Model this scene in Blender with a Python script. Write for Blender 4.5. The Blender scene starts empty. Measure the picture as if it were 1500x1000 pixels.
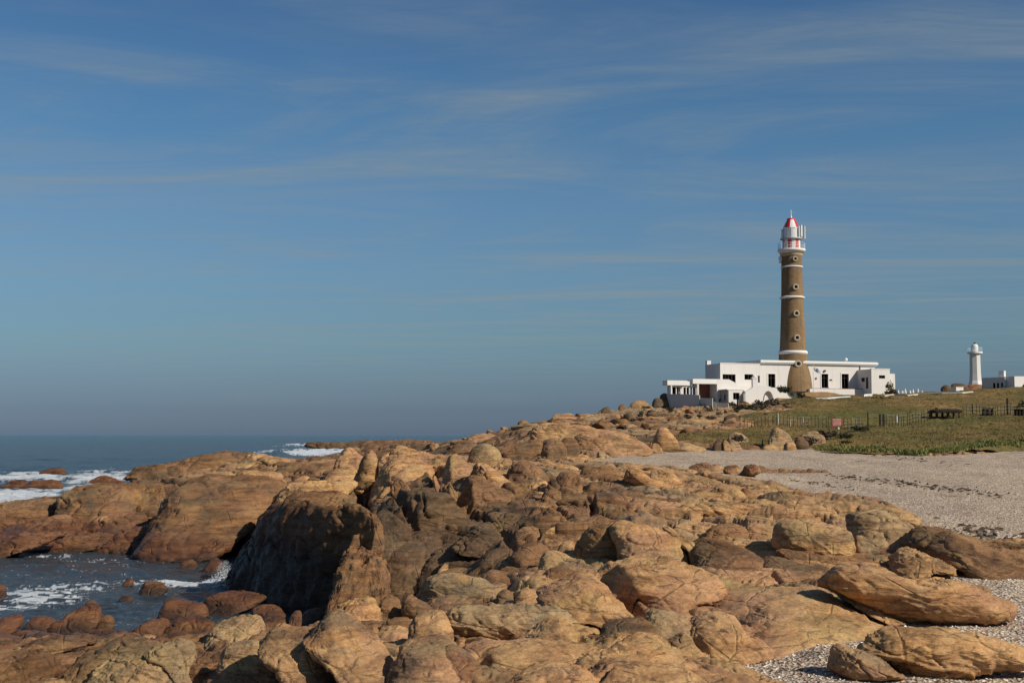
import bpy, bmesh, math, random
import numpy as np
from mathutils import Vector, Matrix
R = math.radians
rng = np.random.RandomState(7)
random.seed(7)
scene = bpy.context.scene
C = scene.collection

# ------------------------------------------------------------------ camera
EYE = 6.0
F = 2000.0
PITCH = math.atan(136.0 / F)
cam_d = bpy.data.cameras.new('camera')
cam = bpy.data.objects.new('camera', cam_d)
C.objects.link(cam)
cam.location = (0, 0, EYE)
cam.rotation_euler = (math.pi / 2 + PITCH, 0, 0)
cam_d.sensor_width = 36.0
cam_d.lens = 48.0
cam_d.clip_start = 0.5
cam_d.clip_end = 200000
scene.camera = cam

# ------------------------------------------------------------------ light
SUN_AZ = R(58)      # to the right of the direction from the scene back to the camera
SUN_EL = R(36)
sun_vec = Vector((math.sin(SUN_AZ) * math.cos(SUN_EL), -math.cos(SUN_AZ) * math.cos(SUN_EL), math.sin(SUN_EL)))
sd = bpy.data.lights.new('sun', 'SUN')
sd.energy = 4.8
sd.angle = R(0.5)
sd.color = (1.0, 0.92, 0.79)
so = bpy.data.objects.new('sun', sd)
C.objects.link(so)
so.rotation_euler = sun_vec.to_track_quat('Z', 'Y').to_euler()

world = bpy.data.worlds.new('World')
scene.world = world
world.use_nodes = True
nt = world.node_tree
nt.nodes.clear()
W = nt.nodes.new
sky = W('ShaderNodeTexSky')
sky.sky_type = 'NISHITA'
sky.sun_disc = False
sky.sun_elevation = SUN_EL
sky.sun_rotation = math.atan2(sun_vec.x, sun_vec.y)
sky.altitude = 0
sky.air_density = 1.0
sky.dust_density = 0.6
sky.ozone_density = 2.0
bg = W('ShaderNodeBackground')
bg.inputs['Strength'].default_value = 0.06
out = W('ShaderNodeOutputWorld')
L = nt.links.new
tc = W('ShaderNodeTexCoord')
sep = W('ShaderNodeSeparateXYZ')
L(tc.outputs['Generated'], sep.inputs[0])
# haze towards the horizon: grey-blue band of marine air
gx = W('ShaderNodeMapRange')
gx.inputs['From Min'].default_value = 0.0
gx.inputs['From Max'].default_value = 0.34
gx.clamp = True
L(sep.outputs['Z'], gx.inputs['Value'])
ramp = W('ShaderNodeValToRGB')
stops = [(0.0, (0.4386, 0.6245, 1.112)), (0.0529, (0.4172, 0.5871, 1.0063)), (0.1118, (0.4787, 0.6493, 0.9903)), (0.2, (0.5862, 0.8131, 1.027)), (0.3441, (0.6894, 0.9386, 1.1426)), (0.4912, (0.7116, 1.0001, 1.2142)), (0.6382, (0.6348, 1.0031, 1.2342)), (0.7706, (0.6265, 0.9794, 1.2206)), (0.8971, (0.574, 0.9127, 1.1835))]
while len(ramp.color_ramp.elements) < len(stops): ramp.color_ramp.elements.new(0.5)
for el_, (p_, c_) in zip(ramp.color_ramp.elements, stops):
    el_.position = p_; el_.color = (*c_, 1)
L(gx.outputs[0], ramp.inputs[0])
mul = W('ShaderNodeMix')
mul.data_type = 'RGBA'
mul.blend_type = 'MULTIPLY'
mul.inputs[0].default_value = 1.0
L(sky.outputs[0], mul.inputs[6])
L(ramp.outputs[0], mul.inputs[7])
# thin cirrus, laid out on a high flat layer above the place
div = W('ShaderNodeMath')
div.operation = 'MAXIMUM'
div.inputs[1].default_value = 0.03
L(sep.outputs['Z'], div.inputs[0])
dvx = W('ShaderNodeVectorMath')
dvx.operation = 'SCALE'
inv = W('ShaderNodeMath')
inv.operation = 'DIVIDE'
inv.inputs[0].default_value = 1.0
L(div.outputs[0], inv.inputs[1])
L(tc.outputs['Generated'], dvx.inputs[0])
L(inv.outputs[0], dvx.inputs['Scale'])
def sky_noise(rot, scl, loc, detail, rough, dist, lo, hi):
    mp = W('ShaderNodeMapping')
    mp.inputs['Rotation'].default_value = (0, 0, R(rot))
    mp.inputs['Scale'].default_value = (scl[0], scl[1], 0.0)
    mp.inputs['Location'].default_value = (loc[0], loc[1], 0)
    L(dvx.outputs[0], mp.inputs[0])
    n1 = W('ShaderNodeTexNoise')
    n1.inputs['Scale'].default_value = 1.0
    n1.inputs['Detail'].default_value = detail
    n1.inputs['Roughness'].default_value = rough
    n1.inputs['Distortion'].default_value = dist
    L(mp.outputs[0], n1.inputs[0])
    r = W('ShaderNodeMapRange')
    r.interpolation_type = 'SMOOTHSTEP'
    r.inputs['From Min'].default_value = lo
    r.inputs['From Max'].default_value = hi
    L(n1.outputs['Fac'], r.inputs['Value'])
    return r.outputs[0]
fib = sky_noise(-27, (0.34, 0.70), (2.3, 0.9), 13, 0.60, 1.6, 0.36, 0.80)
fin = sky_noise(-38, (0.9, 2.8), (0.3, 4.4), 12, 0.72, 2.2, 0.22, 0.78)
msk = sky_noise(-20, (0.15, 0.26), (1.2, 3.1), 3, 0.5, 0.3, 0.26, 0.58)
cr = W('ShaderNodeMath'); cr.operation = 'MULTIPLY'
L(fib, cr.inputs[0]); L(msk, cr.inputs[1])
cr2 = W('ShaderNodeMath'); cr2.operation = 'MULTIPLY_ADD'
L(fin, cr2.inputs[0]); cr2.inputs[1].default_value = 0.65; cr2.inputs[2].default_value = 0.35
cr3 = W('ShaderNodeMath'); cr3.operation = 'MULTIPLY'
L(cr.outputs[0], cr3.inputs[0]); L(cr2.outputs[0], cr3.inputs[1])
cr = W('ShaderNodeMath'); cr.operation = 'MULTIPLY'; cr.inputs[1].default_value = 0.92
L(cr3.outputs[0], cr.inputs[0])
cm = W('ShaderNodeMix')
cm.data_type = 'RGBA'
fade = W('ShaderNodeMapRange')
fade.inputs['From Min'].default_value = 0.02
fade.inputs['From Max'].default_value = 0.085
L(sep.outputs['Z'], fade.inputs['Value'])
fm = W('ShaderNodeMath')
fm.operation = 'MULTIPLY'
L(cr.outputs[0], fm.inputs[0])
L(fade.outputs[0], fm.inputs[1])
L(fm.outputs[0], cm.inputs[0])
L(mul.outputs[2], cm.inputs[6])
cm.inputs[7].default_value = (4.2, 4.9, 5.1, 1)
L(cm.outputs[2], bg.inputs['Color'])
L(bg.outputs[0], out.inputs[0])

scene.view_settings.view_transform = 'Standard'
scene.view_settings.look = 'None'
scene.view_settings.exposure = 0.0
scene.view_settings.gamma = 1.0
scene.view_settings.use_curve_mapping = False
scene.cycles.max_bounces = 5
scene.cycles.use_denoising = True

# ------------------------------------------------------------------ helpers
def tag(o, label=None, cat=None, group=None, kind=None):
    if label: o['label'] = label
    if cat: o['category'] = cat
    if group: o['group'] = group
    if kind: o['kind'] = kind
    return o

def empty(name, loc=(0, 0, 0), **k):
    o = bpy.data.objects.new(name, None)
    C.objects.link(o)
    o.location = loc
    return tag(o, **k)

def setpar(o, parent):
    if parent is not None:
        o.parent = parent
        o.matrix_parent_inverse = Matrix.Translation(-Vector(parent.location))

def mesh_np(name, V, Fq, mat, parent=None, smooth=True, attrs=None):
    """V (n,3) array, Fq (m,k) int array."""
    V = np.ascontiguousarray(V, dtype=np.float32)
    Fq = np.ascontiguousarray(Fq, dtype=np.int32)
    me = bpy.data.meshes.new(name)
    m, k = Fq.shape
    me.vertices.add(len(V))
    me.vertices.foreach_set('co', V.ravel())
    me.loops.add(m * k)
    me.loops.foreach_set('vertex_index', Fq.ravel())
    me.polygons.add(m)
    me.polygons.foreach_set('loop_start', np.arange(0, m * k, k, dtype=np.int32))
    me.polygons.foreach_set('use_smooth', np.full(m, smooth))
    if attrs:
        for an, av in attrs.items():
            at = me.attributes.new(an, 'FLOAT', 'POINT')
            at.data.foreach_set('value', np.ascontiguousarray(av, dtype=np.float32))
    me.update(calc_edges=True)
    me.materials.append(mat)
    o = bpy.data.objects.new(name, me)
    C.objects.link(o)
    setpar(o, parent)
    return o

def bm_obj(name, bm, mat, parent=None, smooth=False):
    me = bpy.data.meshes.new(name)
    bmesh.ops.recalc_face_normals(bm, faces=bm.faces)
    bm.to_mesh(me)
    bm.free()
    if smooth:
        for p in me.polygons: p.use_smooth = True
    me.materials.append(mat)
    o = bpy.data.objects.new(name, me)
    C.objects.link(o)
    setpar(o, parent)
    return o

# noise --------------------------------------------------------------
_perm = rng.permutation(4096).astype(np.int64)
_g = rng.normal(size=(4096, 3)); _g /= np.linalg.norm(_g, axis=1)[:, None]
def _h(ix, iy, iz):
    return _perm[(ix + _perm[(iy + _perm[iz & 4095]) & 4095]) & 4095]
def perlin(p):
    p = np.asarray(p, float)
    i = np.floor(p).astype(np.int64); f = p - i
    u = f * f * f * (f * (f * 6 - 15) + 10)
    r = 0
    for dx in (0, 1):
        wx = u[:, 0] if dx else 1 - u[:, 0]
        for dy in (0, 1):
            wy = u[:, 1] if dy else 1 - u[:, 1]
            for dz in (0, 1):
                wz = u[:, 2] if dz else 1 - u[:, 2]
                g = _g[_h(i[:, 0] + dx, i[:, 1] + dy, i[:, 2] + dz)]
                r = r + wx * wy * wz * (g[:, 0] * (f[:, 0] - dx) + g[:, 1] * (f[:, 1] - dy) + g[:, 2] * (f[:, 2] - dz))
    return r * 1.5
def fbm(p, octv=4, gain=0.5, lac=2.03):
    a = 1.0; r = 0; q = np.array(p, float)
    for k in range(octv):
        r = r + a * perlin(q + 17.3 * k)
        q = q * lac; a *= gain
    return r
def ridged(p, octv=4, gain=0.5):
    a = 1.0; r = 0; q = np.array(p, float)
    for k in range(octv):
        r = r + a * (1 - 2 * np.abs(perlin(q + 9.1 * k)))
        q = q * 2.1; a *= gain
    return r
def worley2(x, y, seed=0):
    """2-D cells: returns border distance (F2-F1), id, hash values"""
    ix = np.floor(x).astype(np.int64); iy = np.floor(y).astype(np.int64)
    f1 = np.full(x.shape, 9e9); f2 = np.full(x.shape, 9e9); cid = np.zeros(x.shape, np.int64)
    cx = np.zeros(x.shape); cy = np.zeros(x.shape)
    for dx in (-1, 0, 1):
        for dy in (-1, 0, 1):
            jx = ix + dx; jy = iy + dy
            h = _h(jx, jy, jx * 0 + seed)
            px = jx + 0.5 + 0.85 * (((h * 7919) % 1009) / 1009.0 - 0.5)
            py = jy + 0.5 + 0.85 * (((h * 104729) % 1013) / 1013.0 - 0.5)
            d = np.hypot(px - x, py - y)
            idn = (jx + 4000) * 10000 + (jy + 4000)
            m = d < f1
            f2 = np.where(m, f1, np.minimum(f2, d))
            cid = np.where(m, idn, cid); cx = np.where(m, px, cx); cy = np.where(m, py, cy)
            f1 = np.where(m, d, f1)
    return f2 - f1, cid, cx, cy
def hash01(i, s=0):
    return (((i * 2654435761 + s * 40503) % 4294967296) / 4294967296.0)

# camera maths: where a pixel of the 1500x1000 photograph stands in the world
cp, sp = math.cos(PITCH), math.sin(PITCH)
def P(px, py, d):
    a = px - 750.0; b = 500.0 - py
    dy = F * cp - sp * b; dz = F * sp + cp * b
    return Vector((a / dy * d, d, EYE + dz / dy * d))
def Pn(px, py, d):
    px = np.asarray(px, float); py = np.asarray(py, float); d = np.asarray(d, float)
    a = px - 750.0; b = 500.0 - py
    dy = F * cp - sp * b; dz = F * sp + cp * b
    return np.stack([a / dy * d, d + 0 * a, EYE + dz / dy * d], -1)
def proj(X, Y, Z):
    zz = Z - EYE
    dep = Y * cp + zz * sp; up = -Y * sp + zz * cp
    return 750 + F * X / dep, 500 - F * up / dep

# ------------------------------------------------------------------ lie of the land
T = {
 -300: [(12,1.0),(26,0.9),(34,0.3),(40,-0.5),(60,-1.5),(68,-.8),(73,.3),(80,0.8),(90,.9),(97,-0.5),(120,-3),(450,-4)],
 0:   [(12,1.1),(27,1.05),(35,.6),(41,.1),(44,-.5),(55,-1.5),(69,-.8),(72,.2),(80,.6),(92,1.0),(97,.1),(102,-1),(120,-3),(450,-4)],
 150: [(12,1.4),(27,1.1),(35,.6),(40,.05),(43,-.5),(55,-1.5),(68,-1),(72,.2),(80,1.0),(88,1.9),(93,2.0),(98,0.2),(110,-2),(450,-4)],
 250: [(12,1.5),(26,1.3),(33,.9),(39,.2),(43,-.6),(55,-1.8),(70,-.8),(72.5,.2),(80,1.4),(88,2.3),(93,2.8),(100,2.0),(108,2.9),(114,3.2),(122,1),(130,-3),(450,-4)],
 350: [(12,1.7),(25,1.5),(33,1.1),(37,.4),(41,-.5),(50,-1.8),(66,-1),(69,.2),(76,1.5),(84,2.6),(92,3.0),(105,3.5),(113,4.1),(122,2.5),(130,-2),(450,-4)],
 430: [(12,1.8),(24,1.7),(31,1.4),(36,.6),(38.5,-.5),(48,-.8),(51,.8),(54,2.6),(60,3.0),(66,3.1),(75,3.1),(90,3.4),(105,3.8),(115,2.5),(125,-2),(450,-4)],
 520: [(12,2.0),(24,1.8),(31,1.5),(35,1.3),(38,.5),(41,-.4),(46,-.4),(49,1.0),(54,2.2),(60,2.3),(66,1.6),(75,3.3),(90,3.9),(100,4.2),(110,3),(125,-2),(190,-2),(215,2),(230,5.0),(240,4.5),(260,-2),(450,-4)],
 620: [(12,2.1),(24,1.9),(32,1.7),(38,1.4),(42,.6),(46,1.0),(50,2.1),(56,2.9),(64,3.8),(75,4.5),(82,4.3),(92,2.0),(140,1.5),(180,3),(225,5.2),(240,5),(265,-2),(450,-4)],
 700: [(12,2.2),(24,2.0),(32,1.9),(38,1.7),(44,1.8),(50,2.5),(56,3.2),(64,4.0),(72,4.5),(80,4.2),(92,3.3),(120,4.0),(150,5),(180,5.9),(200,5.5),(240,1),(270,-2),(450,-4)],
 800: [(12,2.2),(24,2.1),(32,2.1),(38,2.2),(45,2.6),(52,3.1),(60,3.7),(68,3.9),(80,4.0),(95,4.3),(105,4.6),(125,5.6),(150,7.1),(165,7.6),(185,7.2),(220,3),(260,-2),(450,-4)],
 900: [(12,2.1),(24,2.1),(32,2.2),(38,2.4),(45,2.7),(52,3.0),(60,3.4),(68,3.75),(78,3.9),(100,4.3),(110,4.5),(125,5.5),(150,7.2),(175,9.0),(190,9),(220,6),(260,-2),(450,-4)],
 1000: [(12,2.0),(24,2.0),(32,2.2),(38,2.5),(45,2.8),(52,3.0),(60,3.3),(68,3.55),(80,3.85),(100,4.3),(117,4.6),(130,5.6),(150,7.3),(175,9.1),(190,9.5),(215,9.8),(250,6),(300,-2),(450,-4)],
 1100: [(12,1.9),(24,1.9),(32,2.2),(38,2.5),(45,2.8),(52,3.0),(60,3.2),(80,3.7),(100,4.2),(118,4.6),(130,5.5),(150,7.3),(175,9.3),(190,10.2),(199,10.8),(215,11.2),(250,10.5),(300,5),(450,-4)],
 1200: [(12,1.8),(22,1.85),(28,2.1),(34,2.35),(40,2.55),(48,2.75),(56,2.95),(80,3.5),(100,4.1),(120,4.75),(130,5.4),(150,7.2),(175,9.6),(188,10.75),(197,11.2),(215,11.5),(260,11.3),(320,8),(450,2)],
 1350: [(12,1.7),(22,1.75),(28,2.0),(34,2.25),(40,2.45),(48,2.75),(60,3.05),(80,3.6),(100,4.2),(113,4.5),(118,5.0),(130,5.9),(150,7.3),(175,9.6),(195,11.5),(215,12.1),(260,12.3),(320,10),(450,5)],
 1500: [(12,1.7),(22,1.75),(28,2.0),(34,2.2),(42,2.5),(56,2.9),(80,3.6),(100,4.3),(110,4.7),(116,5.2),(130,6.3),(150,7.6),(175,10),(195,12.2),(215,13.3),(260,13.8),(320,12),(450,8)],
 1900: [(12,1.7),(22,1.75),(28,2.0),(34,2.2),(42,2.5),(56,2.9),(80,3.6),(100,4.3),(110,4.9),(116,5.6),(130,6.9),(150,8.4),(175,10.6),(195,12.4),(215,13.3),(260,13.8),(320,12),(450,8)],
}
_cols = sorted(T)
_ld = np.linspace(math.log(12), math.log(450), 900)
_prof = np.array([np.interp(_ld, [math.log(a) for a, b in T[c]], [b for a, b in T[c]]) for c in _cols])
_pxs = np.arange(-300, 1901, 10.0)
_grid = np.array([[0.0]])
_grid = np.stack([np.interp(_pxs, _cols, _prof[:, j]) for j in range(len(_ld))], 1)   # (px, d)
def _sm(a, n, ax):
    k = np.hanning(n + 2)[1:-1]; k /= k.sum()
    pad = [(0, 0), (0, 0)]; pad[ax] = (n // 2, n // 2)
    b = np.pad(a, pad, mode='edge')
    return np.apply_along_axis(lambda v: np.convolve(v, k, 'valid'), ax, b)
_grid = _sm(_sm(_grid, 9, 0), 9, 1)
def land(X, Y):
    X = np.asarray(X, float); Y = np.asarray(Y, float)
    Yc = np.clip(Y, 12, 449)
    u = (np.clip(750 + F * X / Yc, -300, 1899.9) + 300) / 10.0
    v = (np.log(Yc) - _ld[0]) / (_ld[1] - _ld[0])
    i = np.clip(u.astype(int), 0, len(_pxs) - 2); j = np.clip(v.astype(int), 0, len(_ld) - 2)
    fu = u - i; fv = v - j
    return (_grid[i, j] * (1 - fu) * (1 - fv) + _grid[i + 1, j] * fu * (1 - fv) + _grid[i, j + 1] * (1 - fu) * fv + _grid[i + 1, j + 1] * fu * fv)
_ds = np.exp(np.linspace(math.log(14), math.log(440), 3000))
def hit(px, py, dz=0.0, dmin=14):
    """first point of the land (or sea) seen at a pixel"""
    p = Pn(px, py, _ds)
    g = np.maximum(land(p[:, 0], p[:, 1]), 0.0) + dz
    below = np.where((p[:, 2] < g) & (_ds > dmin))[0]
    k = below[0] if len(below) else len(_ds) - 1
    return p[k]

def inpoly(x, y, poly):
    x = np.asarray(x); y = np.asarray(y); r = np.zeros(x.shape, bool)
    n = len(poly)
    for i in range(n):
        x0, y0 = poly[i]; x1, y1 = poly[(i + 1) % n]
        c = ((y0 > y) != (y1 > y)) & (x < (x1 - x0) * (y - y0) / (y1 - y0 + 1e-9) + x0)
        r ^= c
    return r
def polydist(x, y, poly):
    """signed distance in pixels of the plan, positive inside"""
    x = np.asarray(x, float); y = np.asarray(y, float); d = np.full(x.shape, 1e9)
    n = len(poly)
    for i in range(n):
        x0, y0 = poly[i]; x1, y1 = poly[(i + 1) % n]
        dx, dy = x1 - x0, y1 - y0
        t = np.clip(((x - x0) * dx + (y - y0) * dy) / (dx * dx + dy * dy + 1e-9), 0, 1)
        d = np.minimum(d, np.hypot(x - x0 - t * dx, y - y0 - t * dy))
    return np.where(inpoly(x, y, poly), d, -d)

# ------------------------------------------------------------------ materials
def new_mat(name):
    m = bpy.data.materials.new(name)
    m.use_nodes = True
    n = m.node_tree
    b = n.nodes['Principled BSDF']
    b.inputs['Specular IOR Level'].default_value = 0.25
    return m, n, b

class NB:
    """small node builder"""
    def __init__(s, nt):
        s.nt = nt
    def n(s, t, **k):
        x = s.nt.nodes.new(t)
        for a, v in k.items(): setattr(x, a, v)
        return x
    def l(s, a, b): s.nt.links.new(a, b)
    def pos(s):
        g = s.n('ShaderNodeNewGeometry'); return g.outputs['Position']
    def mapping(s, v, scale=(1, 1, 1), rot=(0, 0, 0), loc=(0, 0, 0)):
        m = s.n('ShaderNodeMapping'); m.inputs['Scale'].default_value = scale
        m.inputs['Rotation'].default_value = rot; m.inputs['Location'].default_value = loc
        s.l(v, m.inputs[0]); return m.outputs[0]
    def noise(s, v, scale, detail=4, rough=0.55, dist=0.0):
        x = s.n('ShaderNodeTexNoise'); x.inputs['Scale'].default_value = scale
        x.inputs['Detail'].default_value = detail; x.inputs['Roughness'].default_value = rough
        x.inputs['Distortion'].default_value = dist
        s.l(v, x.inputs[0]); return x.outputs['Fac']
    def vor(s, v, scale, feature='F1', out='Distance', rnd=1.0):
        x = s.n('ShaderNodeTexVoronoi'); x.feature = feature
        x.inputs['Scale'].default_value = scale
        x.inputs['Randomness'].default_value = rnd
        s.l(v, x.inputs[0]); return x.outputs[out]
    def rng(s, v, a, b, c=0.0, d=1.0, smooth=False):
        x = s.n('ShaderNodeMapRange')
        if smooth: x.interpolation_type = 'SMOOTHSTEP'
        x.inputs['From Min'].default_value = a; x.inputs['From Max'].default_value = b
        x.inputs['To Min'].default_value = c; x.inputs['To Max'].default_value = d
        s.l(v, x.inputs['Value']); return x.outputs[0]
    def math(s, op, a, b=None):
        x = s.n('ShaderNodeMath'); x.operation = op
        for i, v in enumerate((a, b)):
            if v is None: continue
            if isinstance(v, (int, float)): x.inputs[i].default_value = v
            else: s.l(v, x.inputs[i])
        return x.outputs[0]
    def mix(s, f, a, b, mode='MIX'):
        x = s.n('ShaderNodeMix'); x.data_type = 'RGBA'; x.blend_type = mode
        if isinstance(f, (int, float)): x.inputs[0].default_value = f
        else: s.l(f, x.inputs[0])
        for i, v in ((6, a), (7, b)):
            if isinstance(v, tuple): x.inputs[i].default_value = (*v, 1) if len(v) == 3 else v
            else: s.l(v, x.inputs[i])
        return x.outputs[2]
    def ramp(s, f, stops, interp='LINEAR'):
        x = s.n('ShaderNodeValToRGB'); r = x.color_ramp; r.interpolation = interp
        while len(r.elements) < len(stops): r.elements.new(0.5)
        for el, (p, c) in zip(r.elements, stops):
            el.position = p; el.color = (*c, 1)
        s.l(f, x.inputs[0]); return x.outputs[0]
    def bump(s, h, strength, dist, normal=None):
        x = s.n('ShaderNodeBump'); x.inputs['Strength'].default_value = strength
        x.inputs['Distance'].default_value = dist
        s.l(h, x.inputs['Height'])
        if normal is not None: s.l(normal, x.inputs['Normal'])
        return x.outputs[0]
    def objrand(s):
        return s.n('ShaderNodeObjectInfo').outputs['Random']

def rock_mat(name, cols, wet=True, lichen=0.25, grain=1.0, band=0.0, ov=1.0):
    m, nt_, b = new_mat(name); k = NB(nt_)
    p = k.pos()
    warp = k.noise(p, 0.35, 3)
    foli = k.mapping(p, scale=(0.42, 0.16, 3.6), rot=(R(10), R(-22), R(12)))
    big = k.noise(p, 0.42, 5, 0.6, 0.8)
    mid = k.noise(foli, 1.2, 7, 0.66, 0.7)
    fine = k.noise(p, 14.0, 8, 0.75)
    fine_ = fine
    base = k.ramp(mid, [(0.30, cols[0]), (0.45, cols[1]), (0.56, cols[2]), (0.72, cols[3])])
    tint = k.ramp(big, [(0.34, (0.66, 0.58, 0.52)), (0.48, (1.0, 0.96, 0.92)), (0.58, (1.03, 0.94, 0.84)), (0.70, (0.90, 0.90, 0.88))])
    base = k.mix(1.0, base, tint, 'MULTIPLY')
    # per stone tone
    rt = k.ramp(k.objrand(), [(0.0, (0.84, 0.81, 0.76)), (0.35, (1.04, 0.98, 0.93)), (0.7, (0.98, 0.88, 0.80)), (1.0, (1.14, 1.08, 0.98))])
    base = k.mix(0.8, base, rt, 'MULTIPLY')
    pat = k.rng(k.noise(k.mapping(p, scale=(0.30, 0.16, 0.9), loc=(7, 2, 1)), 1.0, 8, 0.68, 0.6), 0.50, 0.64)
    base = k.mix(k.math('MULTIPLY', pat, 0.66), base, k.mix(0.5, (0.10, 0.072, 0.045), (0.085, 0.075, 0.05)))
    # grey and ochre lichen crusts
    li = k.rng(k.noise(p, 1.1, 7, 0.7), 0.56, 0.68)
    base = k.mix(k.math('MULTIPLY', li, lichen * 1.6 * ov), base, (0.20, 0.170, 0.115))
    oc = k.rng(k.noise(k.mapping(p, loc=(31, 7, 3)), 0.8, 6, 0.7), 0.56, 0.66)
    base = k.mix(k.math('MULTIPLY', oc, 0.5 * ov), base, (0.40, 0.20, 0.055))
    pk = k.rng(k.noise(k.mapping(p, loc=(3, 17, 9), scale=(.5, .35, .8)), 0.9, 5, 0.6), 0.47, 0.60)
    base = k.mix(k.math('MULTIPLY', pk, 0.50 * ov), base, k.mix(fine_, (0.30, 0.145, 0.085), (0.45, 0.245, 0.145)))
    ye = k.rng(k.noise(k.mapping(p, loc=(13, 5, 21), scale=(.6, .4, .8)), 0.8, 5, 0.6), 0.52, 0.64)
    base = k.mix(k.math('MULTIPLY', ye, 0.5 * ov), base, (0.45, 0.305, 0.125))
    # run-off stains, dark narrow streaks down the faces
    st = k.rng(k.noise(k.mapping(p, scale=(2.2, 2.2, 0.22)), 1.0, 5, 0.6), 0.57, 0.70)
    base = k.mix(k.math('MULTIPLY', st, 0.45), base, (0.075, 0.06, 0.045))
    # cracks (fine)
    cv = k.vor(k.mapping(p, scale=(0.8, 0.45, 1.6), rot=(R(20), R(-18), R(25))), 0.9, 'DISTANCE_TO_EDGE')
    wv = k.noise(p, 1.3, 3)
    c2_ = k.rng(k.noise(k.mapping(p, scale=(1.2, 0.5, 7.0), rot=(R(10), R(-22), R(12))), 1.6, 6, 0.62, 0.8), 0.60, 0.66)
    base = k.mix(k.math('MULTIPLY', c2_, 0.55), base, (0.075, 0.05, 0.033))
    crack = k.rng(k.math('ADD', cv, k.math('MULTIPLY', k.math('SUBTRACT', wv, 0.42), 0.10)), 0.0, 0.028, 1.0, 0.0)
    base = k.mix(k.math('MULTIPLY', crack, 0.22), base, (0.055, 0.038, 0.027))
    # mineral grain
    sp_ = k.rng(fine, 0.30, 0.70, 0.66, 1.32)
    base = k.mix(1.0, base, k.ramp(sp_, [(0.0, (0.0, 0.0, 0.0)), (1.0, (1.0, 1.0, 1.0))]), 'MULTIPLY') if False else base
    hv = k.n('ShaderNodeHueSaturation'); k.l(base, hv.inputs['Color']); k.l(sp_, hv.inputs['Value'])
    base = hv.outputs[0]
    base = k.mix(k.rng(k.vor(p, 55.0), 0.0, 0.22, 0.5, 0.0), base, (0.055, 0.048, 0.042))
    rough = 0.86
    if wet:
        # tide line: rust algae and black wet band close to the sea; a raised band paints in cliff shade
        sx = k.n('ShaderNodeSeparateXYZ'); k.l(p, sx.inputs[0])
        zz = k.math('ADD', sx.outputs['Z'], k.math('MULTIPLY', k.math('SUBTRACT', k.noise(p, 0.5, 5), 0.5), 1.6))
        wet_shade = k.rng(zz, 0.75 + band * .8, 1.75 + band, 1.0, 0.0, smooth=True)
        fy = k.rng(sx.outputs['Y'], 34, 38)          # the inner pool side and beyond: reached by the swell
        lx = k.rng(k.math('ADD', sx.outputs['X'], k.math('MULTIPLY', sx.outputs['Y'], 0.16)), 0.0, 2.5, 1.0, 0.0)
        wet_shade = k.math('MULTIPLY', wet_shade, k.math('MAXIMUM', k.math('MULTIPLY', fy, lx), k.rng(zz, 0.35, 0.9, 1.0, 0.0)))
        base = k.mix(k.math('MULTIPLY', wet_shade, 0.85), base, k.ramp(mid, [(0.3, (0.045, 0.022, 0.014)), (0.5, (0.13, 0.05, 0.022)), (0.7, (0.20, 0.095, 0.035))]))
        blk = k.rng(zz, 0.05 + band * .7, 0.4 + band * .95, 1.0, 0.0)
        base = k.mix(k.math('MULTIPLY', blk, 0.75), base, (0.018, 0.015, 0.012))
        k.l(k.rng(wet_shade, 0, 1, rough, 0.42), b.inputs['Roughness'])
    else:
        b.inputs['Roughness'].default_value = rough
    k.l(base, b.inputs['Base Color'])
    h1 = k.noise(foli, 3.0, 8, 0.7, 0.3)
    h2 = k.noise(p, 7.0, 9, 0.72)
    hh = k.math('ADD', k.math('MULTIPLY', h1, 1.0), k.math('MULTIPLY', h2, 0.55))
    hh = k.math('SUBTRACT', hh, k.math('ADD', k.math('MULTIPLY', crack, 0.5), k.math('MULTIPLY', c2_, 0.35)))
    nb = k.bump(hh, 0.7 * grain, 0.10)
    nb = k.bump(k.noise(p, 40, 6, 0.8), 0.5, 0.012, nb)
    k.l(nb, b.inputs['Normal'])
    return m
TAN = [(0.165, 0.086, 0.041), (0.37, 0.215, 0.100), (0.54, 0.345, 0.168), (0.45, 0.292, 0.160)]
BRN = [(0.075, 0.040, 0.019), (0.175, 0.096, 0.044), (0.26, 0.148, 0.068), (0.20, 0.125, 0.070)]
GRY = [(0.16, 0.110, 0.065), (0.30, 0.215, 0.122), (0.42, 0.305, 0.172), (0.36, 0.265, 0.158)]
M = {}
M['tan'] = rock_mat('granite_tan', TAN)
M['brown'] = rock_mat('granite_brown', BRN, ov=.45)
M['grey'] = rock_mat('granite_grey', GRY, lichen=0.35)
M['cliff'] = rock_mat('granite_wet_shade', BRN, band=2.5, ov=.4)  # wet black carried up the face, putting its shade into the colour
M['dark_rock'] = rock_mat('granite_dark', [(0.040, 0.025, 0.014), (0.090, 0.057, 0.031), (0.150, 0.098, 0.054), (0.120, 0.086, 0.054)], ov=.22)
M['red'] = rock_mat('granite_red', [(0.085, 0.043, 0.026), (0.18, 0.085, 0.042), (0.27, 0.14, 0.065), (0.21, 0.12, 0.07)])

def plain(name, col, rough=0.8, var=0.12, scale=3.0, bump=0.0, spec=0.25, metal=0.0):
    m, nt_, b = new_mat(name); k = NB(nt_); p = k.pos()
    f = k.noise(p, scale, 5, 0.6)
    c = k.mix(f, tuple(x * (1 - var * 1.6) for x in col), tuple(min(1, x * (1 + var)) for x in col))
    k.l(c, b.inputs['Base Color'])
    b.inputs['Roughness'].default_value = rough
    b.inputs['Specular IOR Level'].default_value = spec
    b.inputs['Metallic'].default_value = metal
    if bump: k.l(k.bump(k.noise(p, scale * 6, 5), 0.6, bump), b.inputs['Normal'])
    return m
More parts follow.
